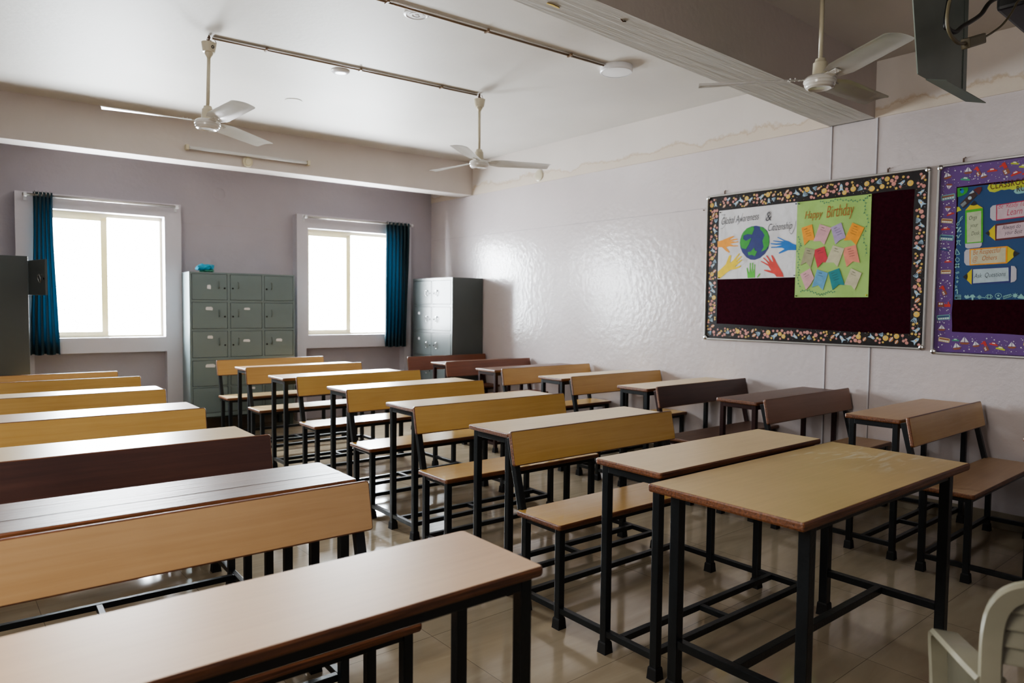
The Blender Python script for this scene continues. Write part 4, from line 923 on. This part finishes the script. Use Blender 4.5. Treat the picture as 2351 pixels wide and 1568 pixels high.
# --- blue classroom rules poster (continues past the right edge)
BW, BH = 1.02, 0.700
bp_ = sheet('rules_poster', -1.637, 2.092, BW, BH, M['b_crumple'], 'blue classroom rules chart with paper pencils on the purple-bordered board', w0=.0115)
kx = (1.637-1.303)/(2351-2203)
def bset(X, Y):   # photo pixels -> sheet coordinates (perspective of this small patch taken as linear)
    x = (X-2203 + (Y-432)*.035); u = x/148.0
    d = u*.334*(1+.0*u); top = 432 - 17*u; bot = 688 - 1*u
    return (d, (1-(Y-top)/(bot-top))*BH)
def z1(px, py): return bset(2190+px/13.07, 410+py/13.07)     # close-up 1
def z2(px, py): return bset(2190+px/6.82, 470+py/6.82)       # close-up 2
bm = BM(); bub = [z1(*p) for p in [(1080,300),(1095,240),(1130,180),(1200,165),(1280,180),(1400,165),(1500,150),(1640,150),(1750,125),(1900,95),(2100,60),(2400,30),(2600,60),(2640,180),(2500,290),(2300,300),(2100,310),(1960,300),(1840,335),(1740,310),(1600,340),(1500,330),(1420,370),(1300,410),(1150,390)]]
poly(bm, bub, .0014); obj('title_bubble', bm, M['p_lime'], bp_)
bm = BM(); poly(bm, [z1(*p) for p in [(1870,390),(1900,320),(2000,280),(2300,230),(2600,220),(2640,330),(2500,400),(2200,420),(1990,455),(1920,440)]], .0018); obj('title_bubble', bm, M['c_mint'], bp_)
wt('lettering', 'CLASSROOM', .054, 1165, 330, M['c_darkred'], bp_, 4, z1, bold=0, sx=.62, space=1.15)
wt('lettering', 'RULES', .046, 1945, 390, M['c_darkbrown'], bp_, 4, z1, bold=0.0003, sx=.7, space=1.1)
bm = BM()   # rocket and little planet: many colours on one drawing
poly(bm, [z1(*p) for p in [(130,300),(200,285),(470,265),(485,330),(440,430),(340,500),(200,550),(140,565)]], .0012, 0)
poly(bm, [z1(*p) for p in [(210,330),(300,290),(350,380),(310,450),(250,440)]], .0016, 1)
poly(bm, [z1(*p) for p in [(215,770),(650,355),(770,500),(330,900)]], .0018, 2)
poly(bm, [z1(*p) for p in [(650,340),(780,265),(900,250),(905,340),(820,490)]], .0022, 3)
poly(bm, [z1(*p) for p in [(500,470),(630,355),(680,410),(590,450)]], .0024, 4)
poly(bm, circ(*z1(535,585), .0105, 16), .0024, 4)
poly(bm, [z1(*p) for p in [(235,790),(385,670),(440,745),(310,860)]], .0024, 5)
poly(bm, [z1(*p) for p in [(120,1010),(130,860),(190,850),(270,950)]], .0016, 6)
obj('paper_rocket', bm, [M['c_globegreen'],M['c_blue'],M['c_darkbrown'],M['c_darkred'],M['c_skyish'],M['c_grey'],M['p_lime']], bp_)
def pencil(body, inner, cap, tipy, lead, conv, mb, mi_, label):
    bm = BM(); poly(bm, [conv(*p) for p in cap], .0016, 3); poly(bm, [conv(*p) for p in tipy], .0016, 2); poly(bm, [conv(*p) for p in body], .0020, 0); poly(bm, [conv(*p) for p in inner], .0024, 1); poly(bm, [conv(*p) for p in lead], .0024, 4)
    return obj('paper_pencil', bm, [M[mb], M[mi_], M['p_lime2'], M['p_white2'], M['c_black']], bp_)
M['p_lime2'] = plain('pencil_yellow', (0.62,0.50,0.02), .5, noise=.05); M['p_white2'] = plain('pencil_eraser', (0.48,0.46,0.50), .5, noise=.05)
def arc(a, b, bulge, n=6):
    a, b = Vector(a), Vector(b); m = (b-a); nrm = Vector((-m.y, m.x)).normalized(); return [tuple(a + m*t/n + nrm*bulge*math.sin(math.pi*t/n)) for t in range(n+1)]
p1 = pencil([(205,95),(495,50),(500,585),(205,610)], [(232,125),(468,92),(470,572),(240,592)], [(208,605),(482,585),(480,630),(450,662),(250,683),(212,665)], [(203,90),(290,0),(355,-60),(400,-5),(495,48)], arc((290,5),(400,-5),12)+[(350,-70)], z2, 'n_border_green', 'n_palegreen', '')
p2 = pencil([(705,0),(1700,-170),(1700,110),(705,245)], [(722,10),(1690,-150),(1690,95),(722,228)], [(705,0),(650,10),(612,50),(612,200),(650,240),(705,245)], [(1700,-170),(1850,-40),(1700,110)], [(1800,-85),(1850,-40),(1800,5)], z2, 'c_crimson', 'n_palepink', '')
p3 = pencil([(700,300),(1700,150),(1700,440),(695,558)], [(722,325),(1680,180),(1680,415),(715,530)], [(1700,150),(1780,150),(1800,300),(1780,430),(1700,440)], [(690,310),(695,555),(595,480),(590,405)], arc((590,405),(600,485),-12)+[(535,440)], z2, 'c_darkred', 'n_palepink', '')
p4 = pencil([(282,690),(885,640),(885,910),(285,948)], [(300,710),(862,662),(860,892),(302,930)], [(282,690),(225,702),(195,740),(195,900),(230,945),(285,948)], [(887,640),(1000,715),(985,810),(885,905)], arc((990,715),(985,810),12)+[(1068,755)], z2, 'c_orange', 'n_cream', '')
p5 = pencil([(330,995),(938,955),(935,1215),(325,1245)], [(345,1008),(905,975),(912,1185),(345,1228)], [(945,950),(1000,955),(1028,1000),(1028,1160),(1000,1195),(940,1212)], [(325,1000),(320,1248),(240,1175),(245,1075)], arc((245,1075),(240,1175),-12)+[(175,1128)], z2, 'c_navy', 'c_skyish', '')
def t2(s, size, px, py, mat, ang=3, sx=.62): wt('lettering', s, size, px, py, M[mat], bp_, ang, z2, shear=.3, bold=-.0003, sx=sx)
for s, px, py in (('Orga', 262, 240), ('your', 290, 355), ('Desk', 305, 480)): t2(s, .036, px, py, 'c_ink', sx=.6)
t2('Be  Ready To', .040, 735, 62, 'c_crimson'); t2('Learn', .056, 865, 165, 'c_crimson')
t2('Always do', .036, 800, 385, 'c_ink'); t2('your Best', .036, 840, 465, 'c_ink')
t2('Be Respectful', .044, 335, 780, 'c_rust', sx=.60); t2('@   Others', .042, 325, 885, 'c_rust', sx=.66)
t2('Ask  Questions', .040, 360, 1145, 'c_ink', sx=.66)
bm = BM()   # chalky symbols down the left side and along the bottom
def dr(pts, wd=.004, conv=z2): ribbon(bm, [(p.x, p.y) for p in smooth_path([Vector((*conv(*q), 0)) for q in pts], 4)], wd, .0016)
dr([(165,180),(130,210),(110,260),(70,290),(65,325)]); dr([(165,205),(135,240),(105,275),(100,310),(70,328)], .003)
dr([(75,430),(100,390),(130,350)], .008); poly(bm, circ(*z2(70,360), .006, 8), .0016); poly(bm, circ(*z2(128,415), .006, 8), .0016)
dr([(55,490),(75,480),(90,520),(120,470),(150,455)]); dr([(60,570),(95,560),(135,565)]); dr([(80,565),(78,605),(62,632)]); dr([(110,565),(108,610),(135,632)])
dr([(60,685),(48,780),(48,780)]); dr([(60,685),(120,770)]); dr([(48,780),(120,772)]); 
tube_pts = [z2(80+32*math.cos(a), 860+32*math.sin(a)) for a in [i*math.pi/8 for i in range(17)]]; ribbon(bm, tube_pts, .003, .0016)
dr([(50,925),(110,980)], .009); dr([(110,920),(45,985)], .009); dr([(50,1065),(110,1045)]); dr([(60,1080),(115,1062)]); dr([(80,1110),(85,1160)]); dr([(55,1140),(110,1150)]); dr([(70,1195),(95,1190),(80,1220),(70,1195)]); dr([(45,1265),(80,1300)]); dr([(80,1265),(45,1305)])
dr([(50,1345),(80,1325),(85,1395)], .006); 
for yy in (1415,1440,1465,1480): dr([(55,yy),(140,yy-2)], .003)
for xx in (55,85,115,142): dr([(xx,1412),(xx,1482)], .003)
poly(bm, [z2(*p) for p in [(200,1440),(215,1410),(240,1425),(265,1405),(280,1435),(300,1440),(270,1465),(230,1470)]], .0016)
poly(bm, [z2(*p) for p in [(290,1440),(310,1410),(350,1400),(385,1435),(385,1450),(355,1450),(352,1490),(325,1490),(322,1450),(290,1452)]], .0018)
dr([(400,1443),(430,1443)]); dr([(432,1420),(436,1468)]); dr([(450,1410),(454,1475)]); dr([(470,1420),(474,1465)]); dr([(475,1443),(550,1455)])
for a0 in (0, 1.05, 2.1):
    ribbon(bm, [z2(607+55*math.cos(t)*math.cos(a0)-20*math.sin(t)*math.sin(a0), 1435+38*math.cos(t)*math.sin(a0)+24*math.sin(t)*math.cos(a0)) for t in [i*math.pi/9 for i in range(19)]], .0028, .0016)
ribbon(bm, [z2(752+50*math.cos(t), 1420+38*math.sin(t)) for t in [i*math.pi/9 for i in range(19)]], .0028, .0016); dr([(725,1470),(780,1470)], .007); poly(bm, circ(*z2(752,1418), .006, 8), .0016)
dr([(825,1430),(950,1395)]); dr([(830,1470),(950,1430)]); 
for i in range(6): dr([(825+i*25,1432-i*6),(838+i*22,1468-i*6)], .003)
poly(bm, circ(*z2(1010,1415), .011, 12), .0016)
for a in range(8): dr([(1010+36*math.cos(a*.785), 1415+30*math.sin(a*.785)), (1010+50*math.cos(a*.785), 1415+42*math.sin(a*.785))], .003)
poly(bm, [z2(*p) for p in [(1050,1440),(1100,1385),(1150,1440),(1150,1470),(1055,1460)]], .0016)
obj('chalk_symbols', bm, M['c_mint'], bp_)
pins(bp_, BW, BH, ('c_black','c_black','c_black','c_black'))
# small wall pins by the first board
bm = BM(); lathe(bm, [(.005,0),(.005,.004),(.0015,.005),(.0015,.016)], 10); o = obj('wall_nail', bm, M['rusty'], None, SIDE @ Matrix.Translation((-3.525,2.138,0))); tag(o, 'small rusty nail in the wall left of the black-bordered board', 'nail')

# ------------------------------------------------------------------ plastic chair, cut by the lower right corner
def chair():
    d = Vector((.914,.407,0)).normalized(); ang = math.atan2(d.y, d.x) - math.pi/2     # local +y = facing direction
    root = empty('plastic_chair', (1.875, .325, 0), ang); tag(root, 'dirty cream plastic armchair cut off by the lower right corner', 'chair')
    mt = M['chair_plastic']
    # seat shell
    bm = BM(); n = 12; g = []
    for j in range(n+1):
        v = j/n; row = []
        for i in range(n+1):
            u = i/n*2-1; hw = .205+.03*v; row.append(bm.verts.new((u*hw, -.20+.42*v, .425 - .018*(1-u*u)*math.sin(math.pi*v) - (.03*max(0,(v-.85)/.15)**2))))
        g.append(row)
    for j in range(n):
        for i in range(n): bm.faces.new((g[j][i], g[j][i+1], g[j+1][i+1], g[j+1][i]))
    bmesh.ops.solidify(bm, geom=bm.faces[:], thickness=.008); obj('seat', bm, mt, root, smooth=True)
    # back panel: thick rim arch and thinner slats
    def rim(s):  # path half
        return [(s*.200,-.215,.40),(s*.212,-.225,.55),(s*.215,-.235,.70),(s*.200,-.243,.765),(s*.160,-.248,.795),(s*.09,-.25,.805),(0,-.25,.808)]
    path = smooth_path(rim(-1) + rim(1)[::-1][1:], 6)
    bm = BM(); rings = []
    for i, p in enumerate(path):
        a = path[max(i-1,0)]; b = path[min(i+1,len(path)-1)]; t = (b-a).normalized(); nrm = Vector((0,1,.25)).normalized(); sd = t.cross(nrm).normalized()
        hw, th = .020, .011
        rings.append([bm.verts.new(p + sd*hw*x + nrm*th*y) for x, y in ((-1,-.3),(-.8,-1),(.8,-1),(1,-.3),(.8,1),(-.8,1))])
    for a, b in zip(rings, rings[1:]):
        for k in range(6): bm.faces.new((a[k], a[(k+1)%6], b[(k+1)%6], b[k]))
    bm.faces.new(rings[0][::-1]); bm.faces.new(rings[-1]); bk = obj('backrest', bm, mt, root, smooth=True)
    for k, z in enumerate((.455, .655, .690, .725, .760)):
        y = -.218-.06*(z-.5); hw = .205 if z < .75 else .19
        bm = BM(); bar(bm, (-hw,y,z), (hw,y,z), .010, .033, up=(0,.2,1), bev=.004); obj('back_slat', bm, mt, bk)
    for s in (-1, 1):
        # arm: broad strip from the back forward, then curving down into the front leg
        ctr = smooth_path([(s*.212,-.228,.60),(s*.245,-.14,.605),(s*.260,-.04,.59),(s*.264,.05,.565),(s*.262,.09,.53),(s*.256,.11,.46),(s*.252,.115,.40)], 6)
        bm = BM(); rings = []
        for i, p in enumerate(ctr):
            a = ctr[max(i-1,0)]; b = ctr[min(i+1,len(ctr)-1)]; t = (b-a).normalized(); sd = Vector((1,0,0)); sd = (sd - t*sd.dot(t)).normalized(); nr = t.cross(sd)
            hw = .030; rings.append([bm.verts.new(p + sd*hw*x + nr*.008*y) for x, y in ((-1,0),(-.8,1),(.8,1),(1,0),(.8,-1),(-.8,-1))])
        for a, b in zip(rings, rings[1:]):
            for k in range(6): bm.faces.new((a[k], a[(k+1)%6], b[(k+1)%6], b[k]))
        bm.faces.new(rings[0][::-1]); bm.faces.new(rings[-1]); obj('armrest', bm, mt, root, smooth=True)
        top = [p for p in ctr]; bm = BM(); a = [bm.verts.new(p - Vector((s*.010,0,.004))) for p in top]; b = [bm.verts.new((p.x - s*.016, p.y, .405)) for p in top]
        for k in range(len(top)-1): bm.faces.new((a[k], a[k+1], b[k+1], b[k]))
        bmesh.ops.solidify(bm, geom=bm.faces[:], thickness=.006); obj('side_panel', bm, mt, root, smooth=True)
        bm = BM(); box(bm, s*.25-.024, s*.25+.024, .190, .235, .0, .44, .008); obj('leg', bm, mt, root)
        bm = BM(); bar(bm, (s*.215,-.26,0.004), (s*.20,-.205,.43), .046, .04, up=(0,1,0), bev=.008); obj('leg', bm, mt, root)
chair()

# ------------------------------------------------------------------ light
w = bpy.data.worlds.new('World'); bpy.context.scene.world = w; w.use_nodes = True
bg = w.node_tree.nodes['Background']; bg.inputs[0].default_value = (0.90, 0.95, 1.0, 1); bg.inputs[1].default_value = 48.0
def portal(mw, sx, sy):
    L = bpy.data.lights.new('window_portal', 'AREA'); L.shape = 'RECTANGLE'; L.size = sx; L.size_y = sy; L.cycles.is_portal = True
    o = bpy.data.objects.new('window_portal', L); C.objects.link(o); o.matrix_world = mw
flip = Matrix.Rotation(math.pi, 4, 'Y')
for w_ in (W1, W2):   # area lamps shine along local -z; here -z must point into the room
    portal(FAR @ Matrix.Translation(((w_[0]+w_[1])/2, (w_[2]+w_[3])/2, -0.20)) @ flip, w_[1]-w_[0], w_[3]-w_[2])
def area(name, loc, tgt, sx, sy, power, col=(1,1,1)):
    L = bpy.data.lights.new(name, 'AREA'); L.shape = 'RECTANGLE'; L.size = sx; L.size_y = sy; L.energy = power; L.color = col
    o = bpy.data.objects.new(name, L); C.objects.link(o); o.location = loc
    o.rotation_euler = (Vector(tgt)-Vector(loc)).to_track_quat('-Z', 'Y').to_euler(); return o
area('left_fill_light', (XL+.04, 1.6, 1.75), (XL+2, 1.9, 1.3), 1.2, 2.4, 60, (1.0,0.96,0.90))  # added fill lamp by the left wall, out of frame, raising the ambient level

# ------------------------------------------------------------------ camera
cd = bpy.data.cameras.new('camera'); cam = bpy.data.objects.new('camera', cd); C.objects.link(cam); bpy.context.scene.camera = cam
cd.sensor_width = 36; cd.lens = 1617.8255/2351*36; cd.clip_start = .05
yaw, pit, rol = 0.6955, -0.0490, 0.0103
Fv = Vector((math.sin(yaw)*math.cos(pit), math.cos(yaw)*math.cos(pit), math.sin(pit))); Rv = Vector((math.cos(yaw), -math.sin(yaw), 0)); Uv = Rv.cross(Fv)
R2 = Rv*math.cos(rol) + Uv*math.sin(rol); U2 = -Rv*math.sin(rol) + Uv*math.cos(rol)
cam.matrix_world = Matrix(((R2.x,U2.x,-Fv.x,0),(R2.y,U2.y,-Fv.y,0),(R2.z,U2.z,-Fv.z,1.3177),(0,0,0,1)))
cd.dof.use_dof = True; cd.dof.focus_distance = 3.0; cd.dof.aperture_fstop = 3.2
sc = bpy.context.scene
sc.view_settings.view_transform = 'AgX'; sc.view_settings.look = 'AgX - Medium High Contrast'; sc.view_settings.exposure = 0.95
sc.cycles.max_bounces = 8; sc.cycles.diffuse_bounces = 5; sc.cycles.glossy_bounces = 4; sc.cycles.transparent_max_bounces = 12
sc.cycles.use_denoising = True; sc.cycles.sample_clamp_indirect = 6.0
sc.cycles.caustics_reflective = False; sc.cycles.caustics_refractive = False
